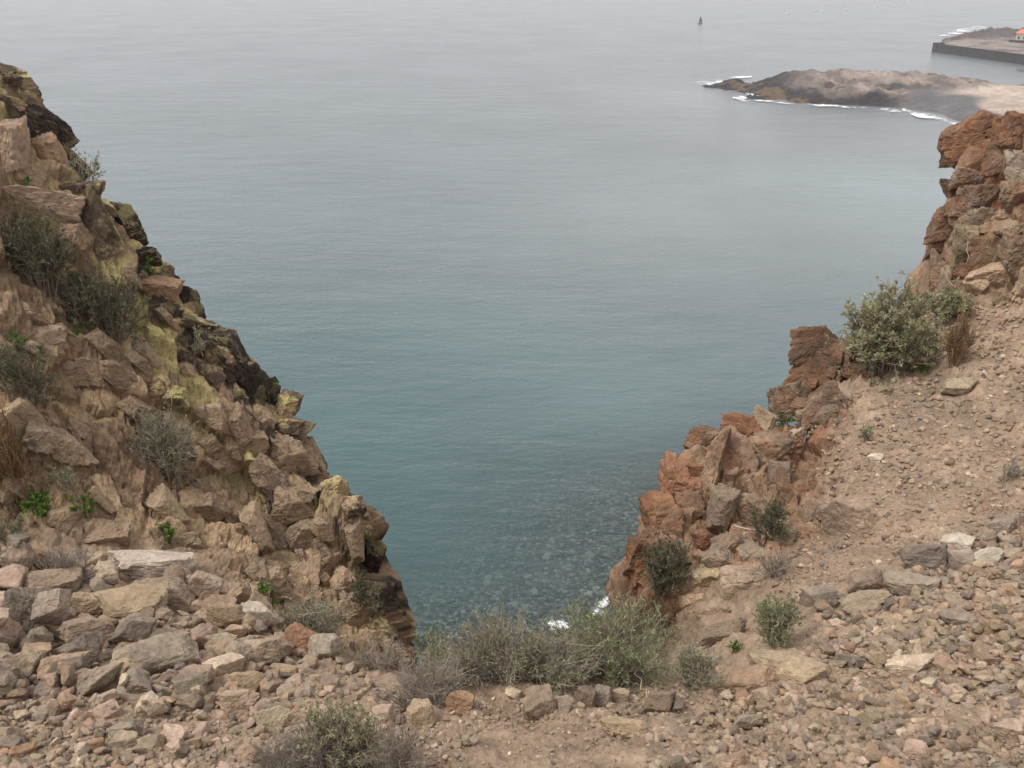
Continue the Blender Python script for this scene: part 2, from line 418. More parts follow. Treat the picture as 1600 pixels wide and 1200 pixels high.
CL = {'tan': (170, 140, 112), 'pink': (172, 146, 126), 'brown': (136, 114, 94), 'grey': (150, 134, 118), 'dgrey': (112, 100, 90),
      'cream': (200, 180, 152), 'white': (208, 194, 174), 'rust': (148, 98, 64), 'drust': (100, 66, 48), 'orange': (160, 120, 86), 'ochre': (172, 148, 114),
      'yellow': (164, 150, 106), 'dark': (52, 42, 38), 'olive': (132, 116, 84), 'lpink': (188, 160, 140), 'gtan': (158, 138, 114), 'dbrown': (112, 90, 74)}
CL = {k: np.array(lin(*v)) * 0.86 for k, v in CL.items()}
DUST = np.array(lin(168, 152, 132)) * 0.86
CL = {k: v if k == 'dark' else v * 0.68 + DUST * 0.32 for k, v in CL.items()}
def tint(c, g, amt=0.10):
    return tuple(np.clip(CL[c] * (1 + g.normal(0, amt)) * (1 + g.normal(0, 0.015, 3)), 0.01, 0.85))
LINES = np.array(RIDGE + RIM + TOPR)
def spot(px, py):
    p, nrm, s = hit(px, py)
    if p is None or s > 15.5:
        s = LINES[np.argmin((LINES[:, 0] - px) ** 2 + (LINES[:, 1] - py) ** 2), 2] + 0.1
        p = at(px, py, s); nrm = -ray(px, py)
    return p, nrm, s
bg_ = np.random.default_rng(21)
def block(parent, px, py, w, h, c, kind='rock', roll=0.0, depth=0.75, name='block', proud=-0.28, yaw=None, pitch=0.0):
    p, nrm, s = spot(px, py)
    k = s / F
    big = 1.06 if parent is not None else 1.2
    W_, H_ = w * k / 2 * big, h * k / 2 * big
    D_ = depth * (W_ + H_) / 2
    rx = Matrix.Rotation(R(pitch - 10 + bg_.normal(0, 7)), 3, 'X')
    rz = Matrix.Rotation(R(bg_.normal(0, 16) if yaw is None else yaw), 3, 'Z')
    ry = Matrix.Rotation(R(roll), 3, 'Y')
    m = Matrix.Rotation(-math.atan2(p[0], p[1]), 3, 'Z') @ rz @ rx @ ry
    cpos = p + nrm * (proud * D_) - ray(px, py) * 0.0
    rk = RKW[kind] if w > 1.3 * h else RKT[kind] if h > 1.3 * w else RK[kind]
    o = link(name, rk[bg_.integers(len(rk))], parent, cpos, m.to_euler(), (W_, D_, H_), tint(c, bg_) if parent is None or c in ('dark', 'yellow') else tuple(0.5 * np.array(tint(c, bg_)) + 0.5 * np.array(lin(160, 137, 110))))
    return o
cl = land['cliff_left']
for a in [  # px, py, width, height, colour, surface, roll (down to the right is positive)
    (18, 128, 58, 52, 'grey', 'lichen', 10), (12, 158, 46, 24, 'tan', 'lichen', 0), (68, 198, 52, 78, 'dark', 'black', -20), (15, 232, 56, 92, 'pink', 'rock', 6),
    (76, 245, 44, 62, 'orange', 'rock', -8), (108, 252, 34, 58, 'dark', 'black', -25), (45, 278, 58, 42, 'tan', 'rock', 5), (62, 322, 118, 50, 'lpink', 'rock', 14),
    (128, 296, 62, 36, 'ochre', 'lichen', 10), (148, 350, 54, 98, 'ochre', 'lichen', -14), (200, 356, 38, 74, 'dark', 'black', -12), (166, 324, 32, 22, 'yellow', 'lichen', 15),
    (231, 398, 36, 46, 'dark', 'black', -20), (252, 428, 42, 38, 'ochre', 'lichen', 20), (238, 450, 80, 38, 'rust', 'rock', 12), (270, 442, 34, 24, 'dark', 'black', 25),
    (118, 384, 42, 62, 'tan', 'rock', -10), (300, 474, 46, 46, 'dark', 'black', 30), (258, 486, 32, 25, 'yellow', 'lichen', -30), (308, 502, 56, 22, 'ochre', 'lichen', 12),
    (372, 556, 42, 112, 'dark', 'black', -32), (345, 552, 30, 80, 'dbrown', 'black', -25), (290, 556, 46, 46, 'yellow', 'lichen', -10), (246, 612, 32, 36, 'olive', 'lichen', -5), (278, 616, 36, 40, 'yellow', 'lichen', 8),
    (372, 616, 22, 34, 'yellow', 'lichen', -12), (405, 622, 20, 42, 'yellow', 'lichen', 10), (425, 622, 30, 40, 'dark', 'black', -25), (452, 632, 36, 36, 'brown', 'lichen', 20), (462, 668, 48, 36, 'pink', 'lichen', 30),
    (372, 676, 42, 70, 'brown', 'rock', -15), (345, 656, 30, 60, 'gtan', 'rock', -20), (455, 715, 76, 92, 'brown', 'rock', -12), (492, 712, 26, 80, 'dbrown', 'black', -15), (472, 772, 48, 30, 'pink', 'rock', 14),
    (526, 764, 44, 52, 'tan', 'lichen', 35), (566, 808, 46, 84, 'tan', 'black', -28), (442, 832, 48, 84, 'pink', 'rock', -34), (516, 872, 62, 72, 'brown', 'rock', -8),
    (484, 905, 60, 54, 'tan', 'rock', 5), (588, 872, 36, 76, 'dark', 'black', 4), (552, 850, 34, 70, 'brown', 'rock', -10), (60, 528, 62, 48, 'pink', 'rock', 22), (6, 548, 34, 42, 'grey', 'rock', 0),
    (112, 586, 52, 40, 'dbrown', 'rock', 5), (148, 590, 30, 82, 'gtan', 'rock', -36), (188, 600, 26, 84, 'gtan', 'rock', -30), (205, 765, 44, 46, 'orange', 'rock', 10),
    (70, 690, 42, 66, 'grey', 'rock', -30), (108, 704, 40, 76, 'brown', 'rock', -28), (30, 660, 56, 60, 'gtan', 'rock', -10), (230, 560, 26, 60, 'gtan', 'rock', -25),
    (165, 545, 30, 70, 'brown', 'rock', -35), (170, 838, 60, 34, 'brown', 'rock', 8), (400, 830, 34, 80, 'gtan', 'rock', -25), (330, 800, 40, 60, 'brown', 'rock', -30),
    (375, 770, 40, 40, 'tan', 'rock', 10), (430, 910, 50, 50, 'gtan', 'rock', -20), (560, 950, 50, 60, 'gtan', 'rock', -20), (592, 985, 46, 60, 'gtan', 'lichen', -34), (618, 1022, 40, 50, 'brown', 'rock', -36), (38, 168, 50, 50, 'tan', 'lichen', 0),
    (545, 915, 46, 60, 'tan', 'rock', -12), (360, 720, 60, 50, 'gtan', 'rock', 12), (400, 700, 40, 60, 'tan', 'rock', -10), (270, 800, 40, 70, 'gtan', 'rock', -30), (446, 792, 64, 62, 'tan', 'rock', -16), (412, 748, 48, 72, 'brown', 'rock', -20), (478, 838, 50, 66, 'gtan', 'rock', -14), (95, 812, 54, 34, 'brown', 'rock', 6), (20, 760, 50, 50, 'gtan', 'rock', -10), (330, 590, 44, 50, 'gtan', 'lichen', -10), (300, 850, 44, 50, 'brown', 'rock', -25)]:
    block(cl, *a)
for i in range(48):                                   # smaller broken slabs, long side down the bedding
    for _ in range(40):
        px, py = bg_.uniform(0, 640), bg_.uniform(430, 1010)
        if inpoly([px], [py], LEFT_POLY)[0] and py > np.interp(px, LINES[:15, 0], LINES[:15, 1]) + 25: break
    L = bg_.uniform(20, 52); big = bg_.random() < 0.25
    block(cl, px, py, L * bg_.uniform(0.35, 0.6) * (1.3 if big else 1), L * 1.25, ['gtan', 'brown', 'tan', 'pink', 'grey', 'dbrown'][bg_.integers(6)],
          'rock', -32 + bg_.normal(0, 12), depth=0.9, name='slab', proud=-0.22)

def outcrop(name, label, rows, px, py):
    p, _, _ = spot(px, py)
    e = bpy.data.objects.new(name, None); col.objects.link(e); tag(e, label, 'outcrop')
    e.location = p
    bpy.context.view_layer.update()
    for a in rows:
        o = block(None, *a); o.parent = e; o.location = Vector(o.location) - Vector(p)
    return e
outcrop('rock_outcrop', 'rust brown jagged outcrop falling to the sea below the big pale shrub', [
    (1054, 768, 52, 92, 'rust', 'rust', 6), (1030, 816, 50, 84, 'rust', 'rust', -14), (1000, 872, 40, 90, 'drust', 'rust', 8), (984, 908, 28, 64, 'drust', 'rust', 4), (1008, 880, 44, 70, 'rust', 'rust', 0),
    (1098, 698, 46, 56, 'brown', 'rust', 4), (1113, 730, 36, 100, 'tan', 'rust', 2), (1156, 668, 52, 40, 'rust', 'rust', 4), (1194, 656, 34, 28, 'ochre', 'rock', 25), (1148, 716, 74, 92, 'tan', 'rust', -4), (1206, 714, 74, 84, 'tan', 'rust', -10),
    (1205, 685, 84, 40, 'rust', 'rust', -12), (1088, 742, 30, 34, 'rust', 'rust', 0), (1080, 788, 40, 50, 'brown', 'rust', -6), (1095, 766, 18, 20, 'tan', 'rock', 8), (1085, 784, 16, 16, 'tan', 'rock', 0), (1118, 800, 40, 60, 'brown', 'rock', 6), (1140, 780, 36, 44, 'olive', 'rust', 12),
    (1166, 806, 42, 62, 'tan', 'rock', 3), (1238, 780, 44, 90, 'tan', 'rust', 2), (1212, 752, 34, 60, 'brown', 'rock', -8), (1268, 752, 40, 70, 'tan', 'rust', 5), (1262, 812, 26, 60, 'brown', 'rock', 0), (1242, 700, 34, 60, 'gtan', 'rock', 6), (1222, 840, 40, 44, 'brown', 'rock', 10),
    (1088, 902, 92, 46, 'ochre', 'rock', -12), (1074, 938, 86, 38, 'tan', 'rock', -8), (1046, 918, 30, 44, 'tan', 'rock', 0), (1150, 850, 60, 44, 'brown', 'rust', -16), (1128, 872, 50, 40, 'brown', 'rock', 10), (1105, 850, 40, 40, 'rust', 'rust', 0),
    (1040, 830, 40, 60, 'rust', 'rust', 0), (1185, 870, 50, 40, 'gtan', 'rock', 0), (1120, 950, 60, 40, 'gtan', 'rock', 6), (1160, 910, 60, 50, 'gtan', 'rock', -10)], 1110, 860)
outcrop('rock_outcrop', 'rusty overhanging rock cap with a pointed beak, left of the big pale shrub', [
    (1268, 538, 60, 50, 'drust', 'rust', -4), (1274, 592, 64, 70, 'drust', 'rust', 4), (1292, 630, 56, 60, 'brown', 'rust', 0), (1258, 600, 36, 50, 'drust', 'rust', 10), (1232, 622, 58, 40, 'gtan', 'rust', -24), (1252, 636, 38, 32, 'orange', 'rock', 0), (1276, 640, 24, 40, 'olive', 'lichen', 0),
    (1320, 626, 60, 70, 'gtan', 'rock', 4), (1340, 582, 32, 20, 'rust', 'rust', 0), (1366, 608, 44, 26, 'gtan', 'rock', 8), (1295, 565, 40, 60, 'drust', 'rust', 0), (1345, 545, 50, 60, 'dbrown', 'rock', 0), (1215, 648, 40, 24, 'brown', 'rock', 10), (1290, 660, 40, 50, 'brown', 'rock', -6), (1262, 656, 44, 44, 'gtan', 'rock', 6), (1312, 560, 40, 70, 'dbrown', 'rust', 0)], 1290, 640)
outcrop('rock_outcrop', 'tall rust red rock tower with overhanging cap at the right edge', [
    (1536, 216, 92, 56, 'rust', 'rust', -22), (1498, 244, 44, 26, 'drust', 'rust', -8), (1572, 212, 32, 42, 'tan', 'rust', 4), (1592, 258, 44, 48, 'grey', 'rock', 0), (1516, 280, 40, 28, 'grey', 'rust', 0), (1482, 298, 24, 28, 'brown', 'rust', 0),
    (1526, 312, 64, 44, 'brown', 'rust', -4), (1482, 344, 44, 62, 'drust', 'rust', 4), (1466, 384, 36, 52, 'drust', 'rust', 0), (1470, 430, 40, 62, 'brown', 'rust', 0), (1500, 396, 34, 74, 'olive', 'rock', -12), (1552, 352, 62, 42, 'gtan', 'rust', 10),
    (1580, 332, 56, 24, 'tan', 'rock', -28), (1585, 400, 50, 50, 'gtan', 'rust', 12), (1520, 428, 42, 34, 'rust', 'rust', 0), (1560, 436, 62, 38, 'tan', 'rock', -18), (1560, 250, 44, 44, 'brown', 'rust', 0), (1520, 350, 50, 44, 'gtan', 'rust', 6),
    (1500, 330, 40, 40, 'rust', 'rust', 0), (1490, 440, 40, 40, 'gtan', 'rock', 0), (1600, 300, 60, 40, 'brown', 'rust', 0), (1595, 210, 50, 50, 'rust', 'rust', 0), (1615, 440, 50, 50, 'tan', 'rock', -10), (1535, 395, 40, 44, 'dbrown', 'rust', 0)], 1540, 430)

# ------------------------------------------------------------------ settling stones on the ground, one on another
RX0, RX1, RY0, RY1, RES = -9.0, 9.0, 0.6, 14.0, 0.02
gx = np.arange(RX0, RX1, RES); gy = np.arange(RY0, RY1, RES)
GXX, GYY = np.meshgrid(gx, gy, indexing='ij')
G0 = ground(GXX.ravel(), GYY.ravel()).reshape(GXX.shape)
HM = G0.copy(); HERO = np.zeros(G0.shape, bool)
def settle(x, y, a, b, c, yaw, bury=0.35, on_top=True, hero=False):
    r = max(a, b)
    i0, i1 = int((x - r - RX0) / RES), int((x + r - RX0) / RES) + 2; j0, j1 = int((y - r - RY0) / RES), int((y + r - RY0) / RES) + 2
    if i0 < 1 or j0 < 1 or i1 >= len(gx) or j1 >= len(gy): return None
    hx = GXX[i0:i1, j0:j1] - x; hy = GYY[i0:i1, j0:j1] - y; Hh = HM[i0:i1, j0:j1]
    u = (hx * math.cos(yaw) + hy * math.sin(yaw)) / a; v = (-hx * math.sin(yaw) + hy * math.cos(yaw)) / b
    q = u * u + v * v; m = q < 0.85
    if m.sum() < 3: m = q <= q.min() + 1e-9
    hh = Hh[m]
    if m.sum() >= 6:
        B = np.column_stack([hx[m], hy[m], np.ones(m.sum())]); k, *_ = np.linalg.lstsq(B, hh, rcond=None)
        gxx, gyy = np.clip(k[:2], -0.9, 0.9); base = 0.6 * k[2] + 0.4 * np.percentile(hh, 75)
    else: gxx = gyy = 0.0; base = hh.mean()
    if on_top is False and (Hh[m] - G0[i0:i1, j0:j1][m]).mean() > 0.6 * c: return None
    if hero: HERO[i0:i1, j0:j1][q < 1.0] = True
    elif HERO[i0:i1, j0:j1][m].mean() > 0.3: return None
    z = base + c * (1 - 2 * bury)
    top = z + gxx * hx + gyy * hy + c * 0.85 * np.sqrt(np.clip(1 - q, 0, 1)); mm = q < 1
    Hh[mm] = np.maximum(Hh[mm], top[mm])
    nrm = Vector((-gxx, -gyy, 1)).normalized()
    rot = nrm.to_track_quat('Z', 'Y').to_matrix() @ Matrix.Rotation(0, 3, 'Z')
    zax = nrm; xax = Vector((math.cos(yaw), math.sin(yaw), 0)); xax = (xax - zax * xax.dot(zax)).normalized(); yax = zax.cross(xax)
    rot = Matrix((xax, yax, zax)).transposed()
    return z, rot
sg = np.random.default_rng(33)
LSCREE = [(-60, 855), (0, 855), (170, 872), (300, 885), (390, 960), (500, 1010), (560, 1040), (640, 1090), (640, 1240), (-60, 1240)]
RSCREE = [(1150, 1060), (1260, 1000), (1285, 945), (1340, 930), (1400, 885), (1500, 845), (1680, 790), (1680, 1240), (1010, 1240), (1010, 1150), (1120, 1105)]
CSCREE = [(640, 1100), (760, 1095), (830, 1062), (1120, 1065), (1140, 1105), (1000, 1135), (860, 1125), (760, 1150), (690, 1210), (640, 1210)]
RDIRT = [(1250, 660), (1340, 610), (1500, 485), (1680, 440), (1680, 830), (1400, 880), (1260, 930), (1180, 960), (1230, 870), (1290, 790)]
CDIRT = [(700, 1130), (840, 1120), (1010, 1140), (1010, 1240), (640, 1240)]
STONE_C = ['tan', 'tan', 'gtan', 'gtan', 'grey', 'pink', 'lpink', 'brown', 'dgrey', 'cream', 'ochre', 'orange']
STONE_W = np.array([5, 5, 6, 6, 6, 5, 4, 3, 2.5, 2.5, 2, 0.8]); STONE_W /= STONE_W.sum()
def pick(poly):
    xs = [p[0] for p in poly]; ys = [p[1] for p in poly]
    while True:
        x, y = sg.uniform(min(xs), max(xs)), sg.uniform(min(ys), max(ys))
        if inpoly([x], [y], poly)[0]: return x, y
LHEAP = [(-60, 880), (150, 900), (300, 905), (390, 965), (470, 1010), (520, 1060), (420, 1110), (200, 1110), (-60, 1090)]
LLOW = [(-60, 1060), (200, 1080), (420, 1080), (540, 1040), (640, 1090), (640, 1240), (-60, 1240)]
# uncounted smaller rubble
TEMPL = [rock_shape(500 + i, 2, ncut=7, p=40, rough=0.10, boxy=0.35) for i in range(10)]
TEMPS = [rock_shape(540 + i, 1, ncut=5, p=30, rough=0.2, boxy=0.35) for i in range(8)]
def gravel(name, jobs):
    VV, FF, CC = [], [], []; off = 0
    for poly, cnt, lo, hi, pw in jobs:
        for i in range(cnt):
            x, y = pick(poly); p, _, s = hit(x, y)
            if p is None or s > 14: continue
            w = lo + (hi - lo) * sg.random() ** pw
            a = w * s / F / 2; b = a * sg.uniform(0.6, 1.0); cz = a * sg.uniform(0.4, 0.8); yaw = sg.uniform(0, 6.28)
            got = settle(p[0], p[1], a, b, cz, yaw, sg.uniform(0.22, 0.42), on_top=(sg.random() < 0.08))
            if got is None: continue
            z, rot = got
            rot = np.array(rot @ Euler((sg.normal(0, 0.3), sg.normal(0, 0.3), 0)).to_matrix())
            V, Fc = (TEMPL if w > 9 else TEMPS)[sg.integers(8)]
            VV.append((V * (a, b, cz)) @ rot.T + (p[0], p[1], z)); FF.append(Fc + off); off += len(V)
            CC.append(np.tile(tint(STONE_C[sg.choice(12, p=STONE_W)], sg, 0.13), (len(V), 1)))
    me = mesh_from(name, np.concatenate(VV), np.concatenate(FF), M['gravel'], np.concatenate(CC), smooth=False)
    return link(name, me)
tag(gravel('scree_rubble', [(LHEAP, 420, 17, 32, 1.2)]), 'lower layer of grey tan rubble showing between the stones of the left heap', 'rubble', kind='stuff')
def boulder(px, py, w, h, c, label, deep=0.75, yaw=0.0, bury=0.2, flat=None):
    p, _, s = hit(px, py + h * 0.25)
    k = s / F; a = w * k / 2; cz = (flat or 0.78) * h * k / 2 * 1.15; b = deep * max(a * 0.8, cz)
    yw = R(yaw) - math.atan2(p[0], p[1])
    got = settle(p[0], p[1], a, b, cz, yw, bury, hero=True)
    if got is None: return
    z, rot = got
    rot = rot @ Euler((R(sg.normal(0, 7)), R(sg.normal(0, 5)), 0)).to_matrix()
    o = link('boulder', ST_BIG[sg.integers(len(ST_BIG))], None, (p[0], p[1], z), rot.to_euler(), (a, b, cz), tint(c, sg, 0.04))
    tag(o, label, 'boulder', 'larger stones lying on the slopes')
for a in [
    (242, 882, 118, 36, 'white', 'long cream slab lying along the foot of the left cliff', 0.6, 6, 0.25, 0.8),
    (172, 910, 38, 44, 'cream', 'upright cream block just below the left end of the long cream slab', 0.9),
    (201, 900, 22, 24, 'white', 'small whitish stone between the upright cream block and the long slab'),
    (276, 904, 34, 36, 'brown', 'brown rounded stone under the right end of the long cream slab'),
    (322, 915, 56, 42, 'lpink', 'pale pinkish wedge of rock right of the long cream slab'),
    (368, 930, 44, 56, 'tan', 'leaning tan slab at the top right corner of the left rubble heap', 0.6, 30),
    (250, 938, 100, 50, 'gtan', 'grey tan wedge slab sloping down to the right in the left rubble', 0.7, -10),
    (215, 958, 96, 38, 'ochre', 'yellowish flat slab in the middle of the left rubble heap', 0.8, -8),
    (140, 950, 50, 36, 'tan', 'tan block left of the yellowish flat slab'),
    (85, 922, 80, 36, 'gtan', 'broad grey tan stone below the dry shrub at the left cliff foot'),
    (48, 965, 62, 78, 'dgrey', 'big grey upright boulder leaning at the left of the rubble heap', 0.8),
    (92, 970, 48, 66, 'grey', 'grey standing stone right of the big upright boulder'),
    (145, 988, 78, 40, 'gtan', 'grey brown slab under the tan block on the left heap', 0.7, 8),
    (214, 992, 56, 48, 'dgrey', 'dark grey block tucked under the yellowish flat slab'),
    (250, 1030, 122, 42, 'grey', 'long smooth grey slab, the longest stone of the left rubble', 0.65, 8, 0.2, 0.8),
    (142, 1022, 50, 52, 'dgrey', 'dark angular stone left of the long smooth grey slab'),
    (64, 1008, 38, 40, 'gtan', 'small angular tan stone in the gap under the grey upright boulder'),
    (354, 962, 54, 42, 'ochre', 'tan yellow block near the right edge of the left rubble'),
    (345, 1006, 48, 28, 'cream', 'pale flat stone right of the long smooth grey slab'),
    (400, 972, 50, 42, 'white', 'whitish grey block at the right edge of the left rubble'),
    (475, 1012, 58, 44, 'rust', 'rust red boulder at the gully edge right of the rubble heap', 0.85, 0, 0.15, 0.75),
    (105, 1045, 66, 40, 'tan', 'rounded tan stone below the small angular stones at far left'),
    (162, 1068, 60, 48, 'grey', 'broad grey stone below the left end of the long grey slab'),
    (38, 1045, 56, 36, 'gtan', 'flat grey tan stone near the left edge of the picture'),
    (376, 1100, 56, 40, 'lpink', 'pinkish block low on the right of the left rubble'),
    (428, 1125, 50, 46, 'cream', 'cream block beside the dry shrub at the bottom'),
    (388, 1070, 58, 34, 'ochre', 'ochre stone above the pinkish block on the left heap'),
    (16, 882, 40, 38, 'brown', 'brown rounded stone at the left edge under the cliff'),
    (46, 870, 54, 22, 'orange', 'orange tinged flat stone at the left edge under the cliff'),
    (410, 1022, 60, 40, 'gtan', 'grey tan block left of the rust red boulder'),
    (300, 1075, 50, 30, 'grey', 'grey stone under the right end of the long grey slab'),
    (658, 1120, 44, 46, 'tan', 'tan brown angular boulder right of the pale green shrub at the bottom', 0.9, 20, 0.12, 0.8),
    (718, 1096, 44, 38, 'orange', 'orange tan boulder in front of the dry twigs, left of centre', 0.9, 0, 0.15, 0.8),
    (842, 1104, 54, 50, 'brown', 'brown boulder sitting at the front of the centre shrub', 0.9, 10, 0.15, 0.8),
    (882, 1098, 28, 32, 'grey', 'small grey stone right behind the brown boulder by the centre shrub'),
    (912, 1090, 32, 40, 'brown', 'upright brown stone among the rocks under the centre shrub'),
    (940, 1088, 30, 38, 'grey', 'grey upright stone among the rocks under the centre shrub'),
    (968, 1086, 30, 26, 'gtan', 'small blocky stone at the top of the rocks under the centre shrub'),
    (1030, 1098, 50, 38, 'dbrown', 'dark brown boulder half under the right end of the centre shrub'),
    (975, 1138, 70, 40, 'ochre', 'broad tan rock half sunk in the bare dirt at bottom centre', 0.9, 0, 0.45),
    (1440, 872, 68, 42, 'dgrey', 'grey brown boulder on top of the right scree edge', 0.7),
    (1350, 912, 58, 36, 'brown', 'brown block left of the grey tan slab on the right scree edge', 0.7),
    (1418, 914, 80, 30, 'grey', 'grey tan slab lying under the grey brown boulder on the right', 0.6),
    (1492, 850, 46, 26, 'white', 'whitish stone above the right scree, beside the grey brown boulder'),
    (1565, 822, 38, 34, 'grey', 'rounded grey stone at the upper end of the right scree'),
    (1545, 868, 40, 26, 'white', 'pale stone below the rounded grey one on the right scree'),
    (1128, 990, 80, 36, 'brown', 'long brown rock at the right end of the centre shrub', 0.6, 6),
    (1275, 934, 58, 44, 'grey', 'grey block with pale top right of the green shrub on the right', 0.7),
    (1225, 1042, 120, 48, 'ochre', 'largest tan slab in the right scree, tilted to the left', 0.8, -6, 0.35),
    (1172, 1062, 74, 46, 'tan', 'sunken tan rock left of the largest tan slab', 0.8, 0, 0.45),
    (1350, 945, 74, 26, 'gtan', 'low flat slab below the brown block on the right scree', 0.6),
    (1498, 962, 54, 28, 'grey', 'flat grey stone sunk in the middle of the right scree', 0.8, 0, 0.45),
    (1576, 1138, 38, 34, 'lpink', 'rounded pinkish stone at the bottom right corner', 0.9),
    (1430, 1176, 36, 32, 'lpink', 'rounded pink grey stone at the bottom edge on the right'),
    (1168, 1132, 44, 28, 'grey', 'grey stone with shadowed underside right of the bare dirt'),
    (1420, 1038, 62, 28, 'cream', 'pale flat stone in the middle of the right scree'),
    (1320, 812, 84, 62, 'pink', 'smooth pinkish slab lying on the dirt slope right of the outcrop', 0.5, -14, 0.3, 1.1),
    (1495, 606, 54, 22, 'gtan', 'flat tan slab alone on the upper dirt slope', 0.6, -14),
    (1521, 458, 38, 22, 'tan', 'tan block at the foot of the rust red tower'),
    (1368, 716, 26, 14, 'white', 'small white stone alone on the dirt slope above the pinkish slab')]:
    boulder(*a)

todo = []
for poly, cnt, lo, hi, par in ((LSCREE, 190, 20, 58, 'gully_ground'), (RSCREE, 140, 14, 36, 'hillside_right'), (CSCREE, 25, 12, 26, 'gully_ground')):
    for i in range(cnt):
        x, y = pick(poly)
        w = lo + (hi - lo) * sg.random() ** 1.8
        if poly is LSCREE: w *= np.interp(y, [860, 1050, 1200], [1.05, 1.0, 0.7])
        todo.append((w, x, y, par))
todo.sort(reverse=True); made = 0
for w, x, y, par in todo:
    p, _, s = hit(x, y)
    if p is None or s > 14: continue
    a = w * s / F / 2; b = a * sg.uniform(0.6, 0.95); cz = a * sg.uniform(0.48, 0.88)
    yaw = sg.uniform(0, 6.28); got = settle(p[0], p[1], a, b, cz, yaw, sg.uniform(0.12, 0.28)) if made < 298 else None
    if got is None: continue
    made += 1
    z, rot = got
    rot = rot @ Euler((R(sg.normal(0, 14)), R(sg.normal(0, 14)), 0)).to_matrix()
    link('stone', ST_MID[sg.integers(len(ST_MID))], land[par], (p[0], p[1], z), rot.to_euler(), (a, b, cz), tint(STONE_C[sg.choice(12, p=STONE_W)], sg))

tag(gravel('scree_gravel', [(LSCREE, 500, 10, 18, 1.3), (LLOW, 900, 9, 20, 1.2), (LLOW, 2200, 5, 11, 1.2), (CSCREE, 700, 4, 11, 1.5)]),
    'tan and grey rubble filling the gaps of the left scree', 'gravel', kind='stuff')
tag(gravel('slope_gravel', [(RSCREE, 1900, 9, 22, 1.4), (RSCREE, 5200, 4, 10, 1.2), (RDIRT, 3800, 3, 10, 2.4), (CDIRT, 500, 3, 9, 2.0)]),
    'pale gravel spread over the right scree and dirt slope', 'gravel', kind='stuff')
#@@NEXT
# ------------------------------------------------------------------ shrubs and herbs
def leaf_mat(name, trans=0.25):
    m, nt, b, out = new_mat(name)
    c = N(nt, 'ShaderNodeAttribute', attribute_name='col').outputs['Color']
    nt.links.new(c, b.inputs['Base Color']); b.inputs['Roughness'].default_value = 0.7
    t = N(nt, 'ShaderNodeBsdfTranslucent'); nt.links.new(c, t.inputs['Color'])
    mx = N(nt, 'ShaderNodeMixShader'); mx.inputs[0].default_value = trans
    nt.links.new(b.outputs[0], mx.inputs[1]); nt.links.new(t.outputs[0], mx.inputs[2]); nt.links.new(mx.outputs[0], out.inputs[0])
    return m
M['leaf'] = leaf_mat('shrub_leaf'); M['twig'] = leaf_mat('woody_twig', 0.0)
def tubes(paths, rad, cols):
    n_, S, _ = paths.shape
    d = paths[:, -1] - paths[:, 0]; d /= np.linalg.norm(d, axis=1)[:, None] + 1e-9
    a = np.cross(d, np.where(np.abs(d[:, 2:3]) > 0.9, [[1.0, 0, 0]], [[0, 0, 1.0]])); a /= np.linalg.norm(a, axis=1)[:, None] + 1e-9
    b = np.cross(d, a)
    rings = [paths + rad[..., None] * (a * math.cos(t) + b * math.sin(t))[:, None, :] for t in (0, 2.094, 4.189)]
    V = np.stack(rings, 2).reshape(-1, 3)
    idx = np.arange(n_ * S * 3).reshape(n_, S, 3)
    Fc = [np.stack([idx[:, :-1, i], idx[:, :-1, (i + 1) % 3], idx[:, 1:, (i + 1) % 3], idx[:, 1:, i]], -1).reshape(-1, 4) for i in range(3)]
    return V, np.concatenate(Fc), np.repeat(cols, S * 3, axis=0)
def leaf_quads(Cn, D, L, Wd, cols, g):
    m = len(Cn); D = D / (np.linalg.norm(D, axis=1)[:, None] + 1e-9)
    s = np.cross(D, g.normal(size=(m, 3))); s /= np.linalg.norm(s, axis=1)[:, None] + 1e-9
    nn = np.cross(D, s)
    mid = Cn + D * (L * 0.5)[:, None] + nn * (L * 0.10)[:, None]
    V = np.stack([Cn, mid + s * Wd[:, None] / 2, Cn + D * L[:, None], mid - s * Wd[:, None] / 2], 1).reshape(-1, 3)
    return V, np.arange(m * 4).reshape(m, 4), np.repeat(cols, 4, axis=0)
STY = {  # leaf colours, twig colour, leaves per px2, leaf length px, width px, twigs per px2, twig px
    'dark': ([(100, 104, 78), (84, 90, 66), (120, 120, 90)], (114, 102, 90), 0.34, 5.0, 2.0, 0.045, 0.8),
    'grey': ([(146, 148, 116), (124, 128, 98), (162, 160, 130)], (158, 146, 132), 0.28, 5.0, 1.7, 0.07, 0.8),
    'green': ([(138, 146, 104), (118, 128, 88), (158, 160, 122)], (152, 142, 124), 0.30, 6.0, 1.9, 0.06, 0.8),
    'dry': ([(150, 140, 122), (132, 124, 106)], (158, 146, 134), 0.10, 5.0, 1.2, 0.085, 0.7),
    'straw': ([(150, 126, 92), (128, 104, 76)], (138, 112, 84), 0.10, 6.0, 1.0, 0.12, 0.7),
    'euph': ([(162, 162, 126), (140, 144, 108), (178, 174, 140), (146, 138, 110)], (140, 126, 112), 0.0, 6.5, 2.0, 0.055, 1.2),
    'herb': ([(100, 130, 54), (82, 112, 46), (120, 146, 66)], (96, 106, 62), 0.13, 7.0, 3.8, 0.02, 0.9)}
